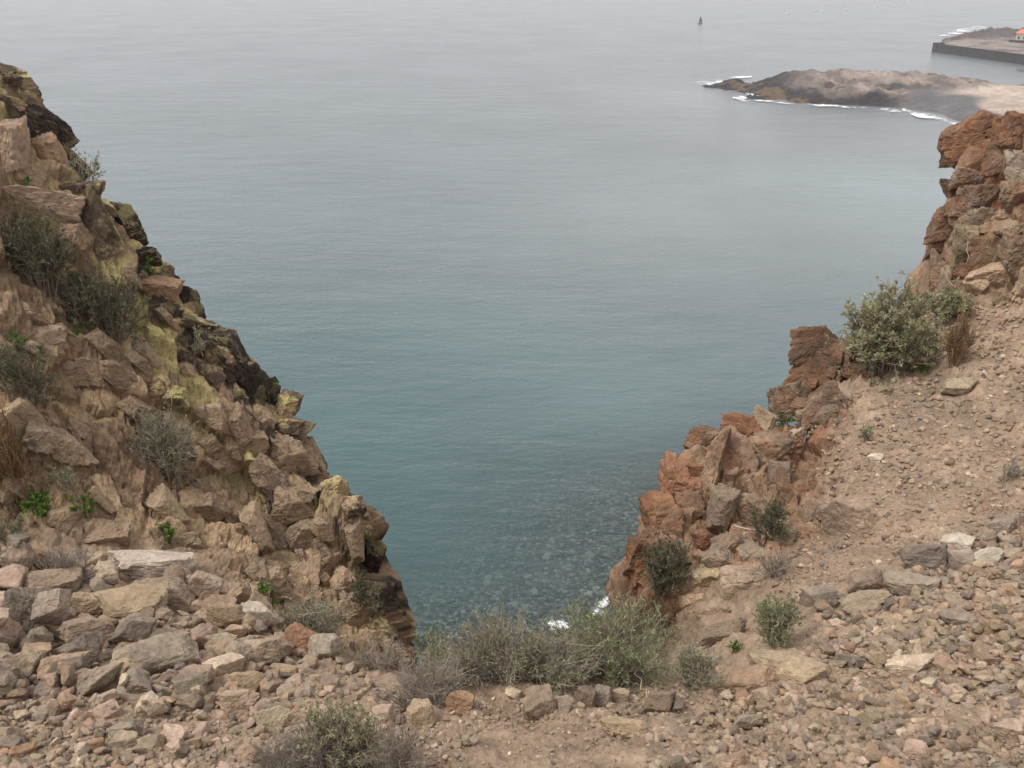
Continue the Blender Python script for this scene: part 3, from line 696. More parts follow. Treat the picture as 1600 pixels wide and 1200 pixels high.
def shrub(name, label, x0, y0, x1, y1, style, cat='shrub', seed=None, base=None, dense=1.0, lean=0.0, group='shrubs on the slopes'):
    """a bush that fills the picture box x0..x1, y0..y1, rooted on the ground at the middle of its lower edge"""
    seed = seed or int(x0 * 7 + y1 * 3 + 11); g = np.random.default_rng(abs(seed))
    gw, gh = (0.06 * (x1 - x0), 0.08 * (y1 - y0)) if 640 < x0 < 1100 else (0.0, 0.0); x0, x1, y0 = x0 - gw, x1 + gw, y0 - gh
    bx, by = base or ((x0 + x1) / 2, y1 - 0.10 * (y1 - y0))
    p, nrm, s = hit(bx, by)
    if p is None or s > 15: p, nrm, s = spot(bx, by)
    lc, tc, nl, ll, lw, ntw, tr = STY[style]; k = s / F
    Wx = (x1 - x0) * k / 2; Hh = (y1 - y0) * k * 0.92; Wy = Wx * 0.75
    area = 0.785 * (x1 - x0) * (y1 - y0)
    root = bpy.data.objects.new(name, None); col.objects.link(root); root.location = p; tag(root, label, cat, group)
    # stems fan out from the root, twigs from the stems
    nst = int(np.clip(area * 0.004, 7, 70)); ntg = int(area * ntw * dense)
    th = g.uniform(0, 6.283, nst); rad_ = np.sqrt(g.random(nst)) * 0.9; hz = g.uniform(0.30, 1.0, nst) * np.sqrt(np.clip(1 - rad_ ** 2 * 0.75, 0.1, 1))
    tip = np.stack([np.cos(th) * rad_ * Wx + lean * Wx * hz, np.sin(th) * rad_ * Wy, hz * Hh], 1)
    st = np.stack([np.cos(th) * rad_ * Wx * 0.35, np.sin(th) * rad_ * Wy * 0.35, np.zeros(nst)], 1)
    gz = ground(st[:, 0] + p[0], st[:, 1] + p[1]) - p[2]; st[:, 2] = np.clip(gz, -0.35, 0.5) - 0.03
    ts = np.linspace(0, 1, 6)[None, :, None]
    ctl = (st + tip) / 2 + np.stack([-0.15 * tip[:, 0], -0.15 * tip[:, 1], 0.12 * Hh * np.ones(nst)], 1) + g.normal(0, 0.05 * Hh, (nst, 3))
    stems = (1 - ts) ** 2 * st[:, None] + 2 * ts * (1 - ts) * ctl[:, None] + ts ** 2 * tip[:, None]
    stems = stems + g.normal(0, 0.012 * Hh, stems.shape) * ts
    si = g.integers(0, nst, ntg); tt = g.uniform(0.25, 1.0, ntg)
    fi = tt * 5; i0 = np.clip(fi.astype(int), 0, 4); fr = (fi - i0)[:, None]
    o0 = stems[si, i0] * (1 - fr) + stems[si, i0 + 1] * fr
    outd = o0 / np.array([Wx, Wy, Hh]); outd[:, 2] += 0.25
    dirs = outd * 0.6 + g.normal(0, 0.55, (ntg, 3)) + np.array([0, 0, 0.35 if style != 'straw' else 1.1]); dirs /= np.linalg.norm(dirs, axis=1)[:, None]
    tl = g.uniform(0.10, 0.30, ntg) * (Wx + Hh) * (1.0 if style != 'straw' else 1.4)
    t3 = np.linspace(0, 1, 4)[None, :, None]
    twigs = o0[:, None] + dirs[:, None] * tl[:, None, None] * t3 + g.normal(0, 0.05, (ntg, 4, 3)) * tl[:, None, None] * t3
    te = twigs[:, -1] / np.array([Wx, Wy, Hh]); un = te / (np.linalg.norm(te, axis=1)[:, None] + 1e-9)
    lim = np.linalg.norm(te, axis=1) / (1.0 + (0.18 if style == 'euph' else 0.42) * fbm(un * 1.9 + seed * 0.37, 3, seed % 31) + 0.10 * g.normal(size=ntg)); sc_ = np.clip(1 / np.maximum(lim, 1e-3), 0, 1)
    twigs = np.where(lim[:, None, None] > 1, o0[:, None] + (twigs - o0[:, None]) * (0.35 * sc_)[:, None, None], twigs)
    r0 = tr * k * 0.5
    tcol = np.array(lin(*tc))
    def shade(n_): return tcol * (1 + g.normal(0, 0.18, (n_, 1))).clip(0.5, 1.6)
    V1, F1_, C1 = tubes(stems, np.linspace(2.6, 1.1, 6)[None, :] * r0 * g.uniform(0.8, 1.3, (nst, 1)), shade(nst))
    tag(link('stem', mesh_from('stem', V1, F1_, M['twig'], C1), root), kind='stuff')
    if ntg:
        V2, F2_, C2 = tubes(twigs, np.linspace(1.1, 0.6, 4)[None, :] * r0 * np.ones((ntg, 1)), shade(ntg))
        tag(link('twig', mesh_from('twig', V2, F2_, M['twig'], C2), root), kind='stuff')
    lcs = np.array([lin(*c) for c in lc])
    if style == 'euph':
        heads = np.concatenate([stems[:, -1], twigs[:, -1], twigs[:, 2][: ntg // 2]]); nh = len(heads)
        ax = np.concatenate([stems[:, -1] - stems[:, -2], twigs[:, -1] - twigs[:, -2], (twigs[:, 2] - twigs[:, 1])[: ntg // 2]]); ax /= np.linalg.norm(ax, axis=1)[:, None] + 1e-9
        per = 9; Cn = np.repeat(heads, per, 0); D = np.repeat(ax, per, 0) * 0.45 + g.normal(0, 0.62, (nh * per, 3)); D[:, 2] += 0.15
        hc = np.repeat(lcs[g.integers(0, 4, nh)], per, 0)
    else:
        M_ = int(area * nl * dense); ti = g.integers(0, max(ntg, 1), M_); tq = g.uniform(0.3, 1.0, M_) * 3
        j0 = np.clip(tq.astype(int), 0, 2); fq = (tq - j0)[:, None]
        Cn = twigs[ti, j0] * (1 - fq) + twigs[ti, j0 + 1] * fq
        D = (twigs[ti, -1] - twigs[ti, 0]) / (tl[ti][:, None] + 1e-9) + g.normal(0, 0.6, (M_, 3)); D[:, 2] += 0.2
        hc = lcs[(ti * 7) % len(lcs)]
    m_ = len(Cn)
    if m_:
        Lf = ll * k * g.uniform(0.6, 1.3, m_); Wf = lw * k * g.uniform(0.7, 1.25, m_)
        V3, F3_, C3 = leaf_quads(Cn, D, Lf, Wf, hc * (1 + g.normal(0, 0.14, (m_, 1))).clip(0.5, 1.5), g)
        tag(link('foliage', mesh_from('foliage', V3, F3_, M['leaf'], C3, smooth=False), root), kind='stuff')
    return root
for a in [
    ('shrub', 'dark grey green shrub high on the left cliff at the picture edge', 2, 335, 125, 455, 'dark'),
    ('shrub', 'broad dark green shrub below the reddish slab near the left crest', 92, 420, 246, 530, 'dark'),
    ('shrub', 'dark rounded shrub at the left edge, halfway up the cliff', -12, 530, 92, 622, 'dark'),
    ('shrub', 'small grey green shrub on the lichened crest of the left cliff', 288, 512, 345, 562, 'grey'),
    ('shrub', 'round grey twiggy shrub in the middle of the left cliff face', 208, 636, 326, 752, 'grey'),
    ('shrub', 'tall brownish half dry shrub at the left edge of the cliff', -14, 640, 62, 800, 'straw'),
    ('shrub', 'dry grey brown shrub on top of the left rubble heap', 56, 852, 162, 918, 'dry'),
    ('shrub', 'low grey green shrub at the left edge above the rubble', -10, 806, 50, 850, 'grey'),
    ('shrub', 'grey half dry shrub behind the rust red boulder', 415, 925, 560, 1015, 'grey'),
    ('shrub', 'sparse dry shrub right of the rust red boulder by the gully', 540, 985, 640, 1050, 'dry'),
    ('shrub', 'leafless grey twig mass at the bottom, under the pale green tips', 440, 1105, 600, 1225, 'dry'),
    ('shrub', 'low dry twigs left of the pale spiky shrub at the bottom', 385, 1140, 500, 1225, 'dry'),
    ('shrub', 'low dry twigs at the bottom edge right of the pale spiky shrub', 570, 1110, 680, 1225, 'dry'),
    ('shrub', 'pale green spiky shrub at the bottom rising from grey twigs', 475, 1078, 612, 1215, 'euph', 'shrub', None, None, 0.4),
    ('shrub', 'grey dry twigs between the pale spiky shrub and the orange tan boulder', 590, 1015, 735, 1110, 'dry'),
    ('shrub', 'left half of the wide grey green shrub on the gully lip', 690, 962, 890, 1072, 'grey'),
    ('shrub', 'greener right half of the wide shrub on the gully lip', 845, 950, 1075, 1062, 'green'),
    ('shrub', 'grey green bush filling the middle of the gully lip between the wider ones', 790, 985, 940, 1075, 'grey'),
    ('shrub', 'low green bush on the gully lip behind the right half of the wide shrub', 900, 948, 1040, 1030, 'green'),
    ('shrub', 'grey low bush at the far left of the gully lip below the green bush', 655, 1000, 760, 1075, 'grey'),
    ('shrub', 'brownish bush behind the wide shrub, at the foot of the rust outcrop', 950, 925, 1085, 1000, 'straw'),
    ('shrub', 'grey bush at the right end of the wide centre shrub', 1050, 1000, 1130, 1078, 'grey'),
    ('shrub', 'green feathery shrub left of the largest tan slab', 1165, 922, 1262, 1012, 'green'),
    ('shrub', 'dark green shrub growing in the middle of the rust outcrop', 1168, 765, 1238, 850, 'dark'),
    ('shrub', 'dark olive shrub on the lower left flank of the rust outcrop', 998, 825, 1078, 938, 'dark'),
    ('shrub', 'big pale olive shrub on the rim of the right slope', 1302, 452, 1460, 588, 'euph', 'shrub', None, None, 0.85),
    ('shrub', 'small pale shrub at the foot of the rust red tower', 1440, 448, 1512, 505, 'euph'),
    ('shrub', 'brown dried bush right of the big pale olive shrub', 1458, 492, 1522, 578, 'straw'),
    ('shrub', 'tiny grey green tuft on the dirt slope', 1334, 660, 1368, 690, 'grey'),
    ('shrub', 'sparse green shrub standing out against the sea near the top of the left cliff', 98, 240, 164, 290, 'grey'),
    ('shrub', 'dark green shrub in the shadowed cleft low on the left cliff', 545, 875, 602, 965, 'dark'),
    ('shrub', 'green bush at the lowest end of the left cliff', 640, 972, 714, 1035, 'green'),
    ('shrub', 'dry grey bush below the dark shrub of the rust outcrop', 1178, 845, 1246, 902, 'dry'),
    ('shrub', 'dark dry tuft on the lower face of the left cliff', 408, 735, 462, 778, 'dry'),
    ('shrub', 'grey tuft on the foot of the left cliff above the rust red boulder', 78, 720, 122, 770, 'grey'),
    ('shrub', 'faded grey tuft on the dirt slope near the right edge', 1545, 715, 1600, 755, 'dry')]:
    shrub(*a)
for a in [
    ('bright green herb at the left edge above the dark rounded shrub', 12, 522, 46, 552), ('bright green trailing herb low on the left cliff', 26, 768, 94, 810),
    ('green herb right of the bright trailing herb on the left cliff', 112, 770, 150, 805), ('green herb growing at the foot of the left cliff above the rubble', 248, 805, 276, 848),
    ('light green herb below the dark column near the left crest', 216, 408, 246, 428), ('small green herb on the crest of the left cliff against the sea', 408, 588, 432, 612),
    ('green herb on the outermost tip of the left cliff', 556, 820, 584, 846), ('green herb behind the rust boulders on top of the outcrop', 1210, 640, 1242, 662),
    ('bright green herb below the stem of the big pale shrub', 1416, 564, 1458, 584), ('small green herb under the rusty cap', 1296, 588, 1316, 606),
    ('small green herb between blocks at the top left', 28, 282, 56, 304), ('small green herb below the broad dark shrub', 114, 508, 134, 524),
    ('green herb at the base of the olive shrub on the outcrop', 1018, 872, 1050, 925), ('small green herb on the rust outcrop left of its dark shrub', 1122, 800, 1142, 826),
    ('green herb in the face of the rust red tower', 1474, 372, 1496, 394), ('yellowish green herb on the left cliff foot by the leaning tan slab', 402, 905, 434, 935),
    ('small green herb under the green feathery shrub', 1134, 996, 1160, 1020)]:
    shrub('herb', a[0], *a[1:], 'herb', 'plant', group='green herbs in the rock')

def branch(label, pix, thick, c):
    P_ = []
    for px, py, lift in pix:
        p, nrm, s = spot(px, py); P_.append(p + nrm * lift)
    P_ = np.array(P_); n_ = len(P_); t = np.linspace(0, n_ - 1, 14); i = np.clip(t.astype(int), 0, n_ - 2); f = (t - i)[:, None]
    Q_ = P_[i] * (1 - f) + P_[i + 1] * f; Q_ += np.random.default_rng(int(pix[0][0])).normal(0, 0.012, Q_.shape)
    V, Fc, Cc = tubes(Q_[None], np.linspace(1, 0.45, 14)[None] * thick, np.array([lin(*c)]))
    tag(link('dead_branch', mesh_from('dead_branch', V, Fc, M['twig'], Cc)), label, 'branch')
branch('bleached bare branch curving below the dark shrub of the rust outcrop', [(1150, 828, .1), (1175, 840, .15), (1195, 842, .12), (1206, 862, .03)], 0.012, (176, 160, 144))
branch('pale bare stem standing at the foot of the rust red tower', [(1496, 450, .05), (1502, 418, .25), (1510, 405, .3), (1517, 375, .25)], 0.012, (176, 154, 128))
branch('bare grey branch sticking out under the big pale olive shrub', [(1400, 545, .1), (1420, 556, .12), (1434, 572, .02)], 0.012, (150, 134, 120))
branch('thin straw coloured stalk on the dirt by the dark brown boulder', [(1006, 1096, .02), (996, 1070, .15), (988, 1050, .3)], 0.005, (190, 170, 140))

# ------------------------------------------------------------------ sea bed, sea, foam
SHORE = np.array([level(-600, 1120)[:2] * [1, 0.9], level(300, 1090)[:2], level(600, 1030)[:2], level(780, 1000)[:2], level(880, 978)[:2], level(946, 944)[:2], level(985, 880)[:2], level(1050, 790)[:2],
                  level(1180, 640)[:2], level(1350, 440)[:2], level(1500, 260)[:2], level(1545, 215)[:2], level(1500, 193)[:2], level(1430, 173)[:2], level(1300, 163)[:2], level(1180, 155)[:2]])
def shore_dist(XY_):
    best = np.full(len(XY_), 1e9)
    for a, b in zip(SHORE[:-1], SHORE[1:]):
        ab = b - a; t = np.clip(((XY_ - a) @ ab) / (ab @ ab), 0, 1); d = np.linalg.norm(XY_ - a - t[:, None] * ab, axis=1); best = np.minimum(best, d)
    return best
def sea_depth(XY_):
    d = shore_dist(XY_); w = 1 + 0.75 * sstep(2, -25, XY_[:, 0]) * sstep(60, 90, XY_[:, 1])
    P3 = np.column_stack([XY_ * 0.05, np.zeros(len(XY_))])
    far = sstep(150, 400, XY_[:, 1])
    return np.clip(0.35 + (0.115 - 0.05 * far) * d * w * (1 + 0.35 * fbm(P3, 3, 30)), 0.25, 30)
ms, nt, b, out = new_mat('seabed_stone')
pos = N(nt, 'ShaderNodeNewGeometry').outputs['Position']
v = N(nt, 'ShaderNodeTexVoronoi'); v.inputs['Scale'].default_value = 1.5; nt.links.new(pos, v.inputs['Vector'])
cseab = mixc(nt, mrange(nt, v.outputs['Distance'], 0.1, 0.7, 0, 1), lin(120, 118, 100), lin(46, 50, 46))
cseab = mixc(nt, 1.0, cseab, grey(nt, mrange(nt, noise(nt, pos, 0.35, 4), 0.35, 0.65, 0.3, 1.3)), 'MULTIPLY')
nt.links.new(cseab, b.inputs['Base Color']); M['seabed'] = ms
xs = np.linspace(-75, 110, 150); ys = np.linspace(56, 210, 130)
SX, SY = np.meshgrid(xs, ys, indexing='ij'); SXY = np.stack([SX.ravel(), SY.ravel()], 1)
zb = -sea_depth(SXY) + 0.25 * fbm(np.column_stack([SXY * 0.5, np.zeros(len(SXY))]), 3, 31)
gi = np.arange(len(SXY)).reshape(len(xs), len(ys))
gq = np.stack([gi[:-1, :-1], gi[1:, :-1], gi[1:, 1:], gi[:-1, 1:]], 2).reshape(-1, 4)
bed = tag(link('seabed', mesh_from('seabed', np.column_stack([SXY, zb]), gq, M['seabed'])), kind='structure')
M['sunken'] = rock_mat('sunken_boulder', 'object', 1.6, bumps=0.3)
UB = rock_set('sunken_boulder', M['sunken'], 8, 2, 700, ncut=6, p=9, rough=0.08)
ug = np.random.default_rng(51)
UPOLY = [(610, 1010), (640, 930), (740, 830), (880, 750), (985, 720), (1010, 860), (950, 955), (880, 990)]
def upick():
    while True:
        x, y = ug.uniform(600, 1010), ug.uniform(710, 1010)
        if inpoly([x], [y], UPOLY)[0]: return x, y
for i in range(295):
    px, py = upick(); q = level(px, py); dep = sea_depth(q[None, :2])[0]
    r = ug.uniform(0.24, 0.46) * (1.25 if ug.random() < 0.2 else 1)
    lt = ug.choice([0.05, 0.10, 0.18, 0.32], p=[0.25, 0.35, 0.28, 0.12])
    q2 = level(px, py, -dep)
    link('sunken_boulder', UB[ug.integers(8)], bed, (q2[0], q2[1], -dep + r * 0.25), (ug.normal(0, .2), ug.normal(0, .2), ug.uniform(0, 6.28)), (r * ug.uniform(1, 1.4), r, r * 0.62), (lt * 0.97, lt, lt * 0.86))

VV, FF, CC = [], [], []
for i in range(3200):
    px, py = upick(); q = level(px, py); dep = sea_depth(q[None, :2])[0]; q2 = level(px, py, -dep); r = ug.uniform(0.12, 0.30)
    V, Fc = TEMPS[ug.integers(8)]; FF.append(Fc + 42 * 0 + len(V) * i); VV.append(V * (r * 1.2, r, r * 0.6) + (q2[0], q2[1], -dep + 0.1)); CC.append(np.full((len(V), 3), ug.choice([0.05, 0.10, 0.17, 0.3])) * (0.98, 1, 0.86))
tag(link('sunken_cobbles', mesh_from('sunken_cobbles', np.concatenate(VV), np.concatenate(FF), M['gravel'], np.concatenate(CC))), 'grey cobbles on the sea bed off the shore below the gully', 'cobbles', kind='stuff')
mw = bpy.data.materials.new('sea_water'); mw.use_nodes = True; nt = mw.node_tree; nt.nodes.clear(); M['water'] = mw
out = N(nt, 'ShaderNodeOutputMaterial')
pos = N(nt, 'ShaderNodeNewGeometry').outputs['Position']
dep = N(nt, 'ShaderNodeAttribute', attribute_name='col')
sepd = N(nt, 'ShaderNodeSeparateColor'); nt.links.new(dep.outputs['Color'], sepd.inputs[0])
mp = N(nt, 'ShaderNodeMapping'); mp.inputs['Scale'].default_value = (0.45, 1.0, 1.0); mp.inputs['Rotation'].default_value = (0, 0, R(12)); nt.links.new(pos, mp.inputs['Vector'])
w1 = noise(nt, mp.outputs[0], 0.55, 4, 0.6); w2 = noise(nt, mp.outputs[0], 1.7, 3, 0.6); w3 = noise(nt, mp.outputs[0], 0.11, 3, 0.5)
gust = mrange(nt, noise(nt, pos, 0.018, 3), 0.35, 0.65, 0.45, 1.2)
hh = math_(nt, 'ADD', math_(nt, 'MULTIPLY', w1, gust), math_(nt, 'ADD', math_(nt, 'MULTIPLY', w2, 0.28), math_(nt, 'MULTIPLY', w3, 2.0)))
bp = N(nt, 'ShaderNodeBump'); bp.inputs['Strength'].default_value = 1.0; bp.inputs['Distance'].default_value = 0.5; nt.links.new(hh, bp.inputs['Height'])
fr = N(nt, 'ShaderNodeFresnel'); fr.inputs['IOR'].default_value = 1.42; nt.links.new(bp.outputs[0], fr.inputs['Normal'])
gl = N(nt, 'ShaderNodeBsdfGlossy'); gl.inputs['Roughness'].default_value = 0.2; nt.links.new(bp.outputs[0], gl.inputs['Normal'])
body = N(nt, 'ShaderNodeBsdfDiffuse'); nt.links.new(bp.outputs[0], body.inputs['Normal'])
patch = noise(nt, pos, 0.012, 4, 0.6)
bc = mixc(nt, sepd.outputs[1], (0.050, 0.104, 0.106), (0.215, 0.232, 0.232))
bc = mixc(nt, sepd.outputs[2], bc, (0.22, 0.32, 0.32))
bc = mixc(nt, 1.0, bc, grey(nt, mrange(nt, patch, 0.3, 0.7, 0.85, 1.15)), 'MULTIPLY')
nt.links.new(bc, body.inputs['Color'])
tr = N(nt, 'ShaderNodeBsdfTransparent'); tr.inputs['Color'].default_value = (0.84, 0.93, 0.90, 1)
m1 = N(nt, 'ShaderNodeMixShader'); nt.links.new(sepd.outputs[0], m1.inputs[0]); nt.links.new(tr.outputs[0], m1.inputs[1]); nt.links.new(body.outputs[0], m1.inputs[2])
m2 = N(nt, 'ShaderNodeMixShader'); nt.links.new(fr.outputs[0], m2.inputs[0]); nt.links.new(m1.outputs[0], m2.inputs[1]); nt.links.new(gl.outputs[0], m2.inputs[2])
nt.links.new(m2.outputs[0], out.inputs[0])
wa = np.radians(np.linspace(-89, 89, 260)); wr = np.concatenate([np.linspace(40, 220, 110)[:-1], np.geomspace(220, 5900, 70)])
WA, WR = np.meshgrid(wa, wr, indexing='ij'); WXY = np.stack([(WR * np.sin(WA)).ravel(), (WR * np.cos(WA)).ravel()], 1)
wd = sea_depth(WXY); sd_ = shore_dist(WXY)
opac = 1 - np.exp(-0.40 * wd); edge_ = np.maximum(sstep(88, 128, WXY[:, 1]), sstep(55, 85, np.abs(WXY[:, 0] - 15))); opac = opac + (1 - opac) * edge_
silt_sheen = sstep(130, 10, sd_) * sstep(130, 260, WXY[:, 1]) * 0.3 + 0.2 * sstep(-0.25, 0.25, WXY[:, 0] / WXY[:, 1]) + 0.36 * sstep(78, 240, WXY[:, 1])  # shore and right-hand silt; last term paints sky reflection and haze by distance
wi = np.arange(len(WXY)).reshape(len(wa), len(wr)); wq = np.stack([wi[:-1, :-1], wi[1:, :-1], wi[1:, 1:], wi[:-1, 1:]], 2).reshape(-1, 4)
tag(link('sea', mesh_from('sea', np.column_stack([WXY, np.zeros(len(WXY))]), wq, M['water'], np.column_stack([opac, silt_sheen, 0.4 * np.exp(-((WXY - level(1480, 300)[:2]) ** 2 / np.array([80., 55.]) ** 2).sum(1))]))), kind='structure')

mf = bpy.data.materials.new('foam'); mf.use_nodes = True; nt = mf.node_tree; nt.nodes.clear(); M['foam'] = mf
out = N(nt, 'ShaderNodeOutputMaterial'); pos = N(nt, 'ShaderNodeNewGeometry').outputs['Position']
ed = N(nt, 'ShaderNodeAttribute', attribute_name='col'); se = N(nt, 'ShaderNodeSeparateColor'); nt.links.new(ed.outputs['Color'], se.inputs[0])
sca = N(nt, 'ShaderNodeAttribute', attribute_name='col')
nz = N(nt, 'ShaderNodeTexNoise'); nz.inputs['Detail'].default_value = 6; nz.inputs['Roughness'].default_value = 0.7; nt.links.new(pos, nz.inputs['Vector'])
nt.links.new(math_(nt, 'MULTIPLY', se.outputs[1], 4.0), nz.inputs['Scale'])
fa = mrange(nt, math_(nt, 'ADD', nz.outputs['Fac'], math_(nt, 'MULTIPLY', se.outputs[0], 0.30)), 0.62, 0.84, 0, 0.95)
df = N(nt, 'ShaderNodeBsdfDiffuse'); df.inputs['Color'].default_value = (0.85, 0.87, 0.88, 1); tr = N(nt, 'ShaderNodeBsdfTransparent')
mx = N(nt, 'ShaderNodeMixShader'); nt.links.new(fa, mx.inputs[0]); nt.links.new(tr.outputs[0], mx.inputs[1]); nt.links.new(df.outputs[0], mx.inputs[2]); nt.links.new(mx.outputs[0], out.inputs[0])
def foam(name, label, line, wid, grain, z=0.12):
    """surf line on the water through picture points, wid = half width in picture rows"""
    line = np.array(line, float); t = np.linspace(0, len(line) - 1, 24 * (len(line) - 1) + 1)
    lx = np.interp(t, range(len(line)), line[:, 0]); ly = np.interp(t, range(len(line)), line[:, 1]); w = np.interp(t, range(len(line)), line[:, 2]) * wid
    V, E = [], []
    K = 9
    for x, y, ww in zip(lx, ly, w):
        for j in range(K):
            f = j / (K - 1) * 2 - 1
            q = level(x, y + f * ww, z); V.append(q); E.append((1 - abs(f) ** 1.5, grain, 0)); 
    V = np.array(V); E = np.array(E); E[:, 0] += 1.1 * fbm(V * grain * 1.3, 3, 27) - 0.12; V[:, 2] += 0.10 * np.abs(perlin(V * 0.7, 9))
    ii = np.arange(len(V)).reshape(-1, K); q = np.stack([ii[:-1, :-1], ii[1:, :-1], ii[1:, 1:], ii[:-1, 1:]], 2).reshape(-1, 4)
    tag(link(name, mesh_from(name, V, q, M['foam'], np.array(E))), label, 'surf', kind='stuff')
foam('surf_foam', 'white foam where the sea meets the shore below the gully', [(925, 962, .4), (935, 952, 1), (945, 943, 1.2), (960, 930, .6)], 14, 0.6)
foam('surf_foam', 'small patch of foam over the wide shrub', [(856, 978, .5), (866, 975, 1), (878, 976, 1.1), (892, 981, .5)], 13, 0.6)

# ------------------------------------------------------------------ the promontory with its beach
def far_land(name, ctrl, extra, x0, x1, y0, y1, nx, ny, rough, colour, mat, kern=6.0, zmin=-3.0):
    cp = [level(px, py, h) for px, py, h in ctrl] + [np.array(e, float) for e in extra]
    cp = np.array(cp); m_ = len(cp)
    def kk(a, b_):
        d = a[:, None, :2] - b_[None, :, :2]; return np.sqrt((d * d).sum(2) + kern * kern)
    A_ = np.zeros((m_ + 3, m_ + 3)); A_[:m_, :m_] = kk(cp, cp) - 0.5 * np.eye(m_); A_[:m_, m_] = 1; A_[:m_, m_ + 1:] = cp[:, :2]; A_[m_, :m_] = 1; A_[m_ + 1:, :m_] = cp[:, :2].T
    w_ = np.linalg.solve(A_, np.concatenate([cp[:, 2], np.zeros(3)]))
    xx, yy = np.meshgrid(np.linspace(x0, x1, nx), np.linspace(y0, y1, ny), indexing='ij'); q = np.stack([xx.ravel(), yy.ravel()], 1)
    z = kk(q, cp) @ w_[:m_] + w_[m_] + q @ w_[m_ + 1:]
    P3 = np.column_stack([q, z])
    cv, rg = colour(q, z, P3)
    bl, e_, _ = blocks(P3 / 4.0 + 0.3 * perlin(P3 / 6)[:, None], 5, 0.5)
    z = z + rg * rough * (bl * 1.0 + 1.1 * fbm(P3 / 9, 4, 14) + 0.3 * fbm(P3 / 2, 3, 15))
    z = np.maximum(z, zmin)
    i_ = np.arange(len(q)).reshape(nx, ny); qd = np.stack([i_[:-1, :-1], i_[1:, :-1], i_[1:, 1:], i_[:-1, 1:]], 2).reshape(-1, 4)
    qd = qd[(z[qd] > zmin + 0.01).any(1)]
    return tag(link(name, mesh_from(name, np.column_stack([q, z]), qd, mat, cv)), kind='structure')
M['far'] = rock_mat('lava_rock', 'mesh', 0.5, bumps=0.9)
M['far'].node_tree.nodes['Bump'].inputs['Distance'].default_value = 0.6
def cape_colour(q, z, P3):
    px, py = project(P3); n_ = len(q)
    nz_ = fbm(P3 / 14, 4, 17)
    lava = np.tile(C(40, 37, 38), (n_, 1)); earth = mixv(np.tile(C(152, 138, 127), (n_, 1)), np.tile(C(112, 101, 93), (n_, 1)), sstep(-0.1, 0.35, nz_))
    up = sstep(3.4, 6.4, z + 2.4 * nz_)
    c = mixv(lava, earth, 0.95 * up * sstep(1215, 1290, px + 40 * nz_))
    shing = sstep(1375, 1440, px) * sstep(6.2, 4.8, z)
    c = mixv(c, np.tile(C(92, 90, 90), (n_, 1)), shing)
    sand = sstep(-6, 6, py - np.interp(px, [1380, 1440, 1500, 1560, 1640], [140, 141, 138, 132, 128])) * sstep(3.7, 4.2, z) * sstep(1450, 1510, px)
    c = mixv(c, np.tile(C(176, 160, 144), (n_, 1)), sand)
    ochre = sstep(0.12, 0.3, fbm(P3 / 11, 3, 23)) * (1 - up) * (1 - shing)
    c = mixv(c, np.tile(C(120, 98, 64), (n_, 1)), 0.5 * ochre)
    return c, 1 - 0.92 * np.maximum(shing, sand)
cape = [(1138, 129, 1.2), (1150, 127, 2.2), (1165, 126, 3.2), (1200, 123, 3.6), (1240, 117, 5.5), (1272, 112, 9.5), (1330, 109, 10.5), (1400, 111, 10), (1450, 116, 8.5), (1500, 122, 7), (1550, 130, 5.5), (1600, 134, 4.5), (1700, 140, 4.5),
        (1185, 150, 1.6), (1240, 146, 2.4), (1300, 146, 3.0), (1380, 150, 2.4), (1250, 132, 6), (1350, 128, 9), (1450, 136, 5.5), (1300, 135, 7), (1400, 135, 7.5), (1240, 156, 0.9), (1310, 160, 0.9), (1370, 163, 0.9),
        (1440, 168, 1.2), (1500, 184, 1.0), (1530, 196, 1.0), (1450, 155, 3.2), (1510, 168, 3.2), (1550, 182, 3.2), (1500, 145, 4.2), (1560, 150, 4.2), (1620, 170, 5), (1650, 150, 4.5), (1700, 190, 6), (1620, 205, 3.2), (1700, 230, 5),
        (1110, 131, -3), (1140, 138, -3), (1175, 142, -2), (1150, 160, -3), (1200, 168, -3), (1300, 175, -3), (1370, 177, -3), (1440, 188, -3), (1490, 203, -3), (1520, 222, -3), (1560, 250, -3), (1100, 150, -3), (1250, 195, -3), (1400, 215, -3)]
ext = []
for px, py, h in [(1130, 124, 0), (1200, 118, 0), (1272, 112, 9.5), (1330, 109, 10.5), (1400, 111, 10), (1450, 116, 8.5), (1500, 122, 7), (1550, 130, 5)]:
    p = level(px, py, h); ext += [(p[0], p[1] + 26, -1.0 if h else -3), (p[0], p[1] + 55, -3)]
c0 = level(1100, 130); c1 = level(1700, 130)
far_land('promontory', cape, ext, 100, 330, 330, 575, 300, 280, 1.2, cape_colour, M['far'])
foam('surf_foam', 'white surf breaking round the tip of the promontory', [(1085, 129, .25), (1110, 129, .6), (1135, 128, 1.3), (1155, 131, 1.3), (1172, 138, 1.0), (1184, 141, .4)], 6, 0.06, 0.5)
foam('surf_foam', 'thin surf on the far side of the promontory tip', [(1125, 124, .3), (1150, 121, .8), (1175, 119, .5)], 3, 0.06, 0.5)
foam('surf_foam', 'surf at the lower point of the promontory', [(1145, 152, .4), (1162, 153, 1.3), (1176, 149, 1.8), (1194, 143, .9)], 5, 0.06, 0.5)
foam('surf_foam', 'thin surf along the dark front of the promontory', [(1170, 155, .8), (1230, 161, .7), (1300, 165, .9), (1345, 168, .8), (1395, 173, 1.2), (1410, 175, .5)], 3, 0.06, 0.5)
foam('surf_foam', 'curved surf line along the grey shingle beach', [(1410, 172, .6), (1440, 179, 1.2), (1470, 186, 1.1), (1495, 195, 1.3), (1520, 207, 1.5), (1545, 222, 1.5)], 5, 0.06, 0.5)

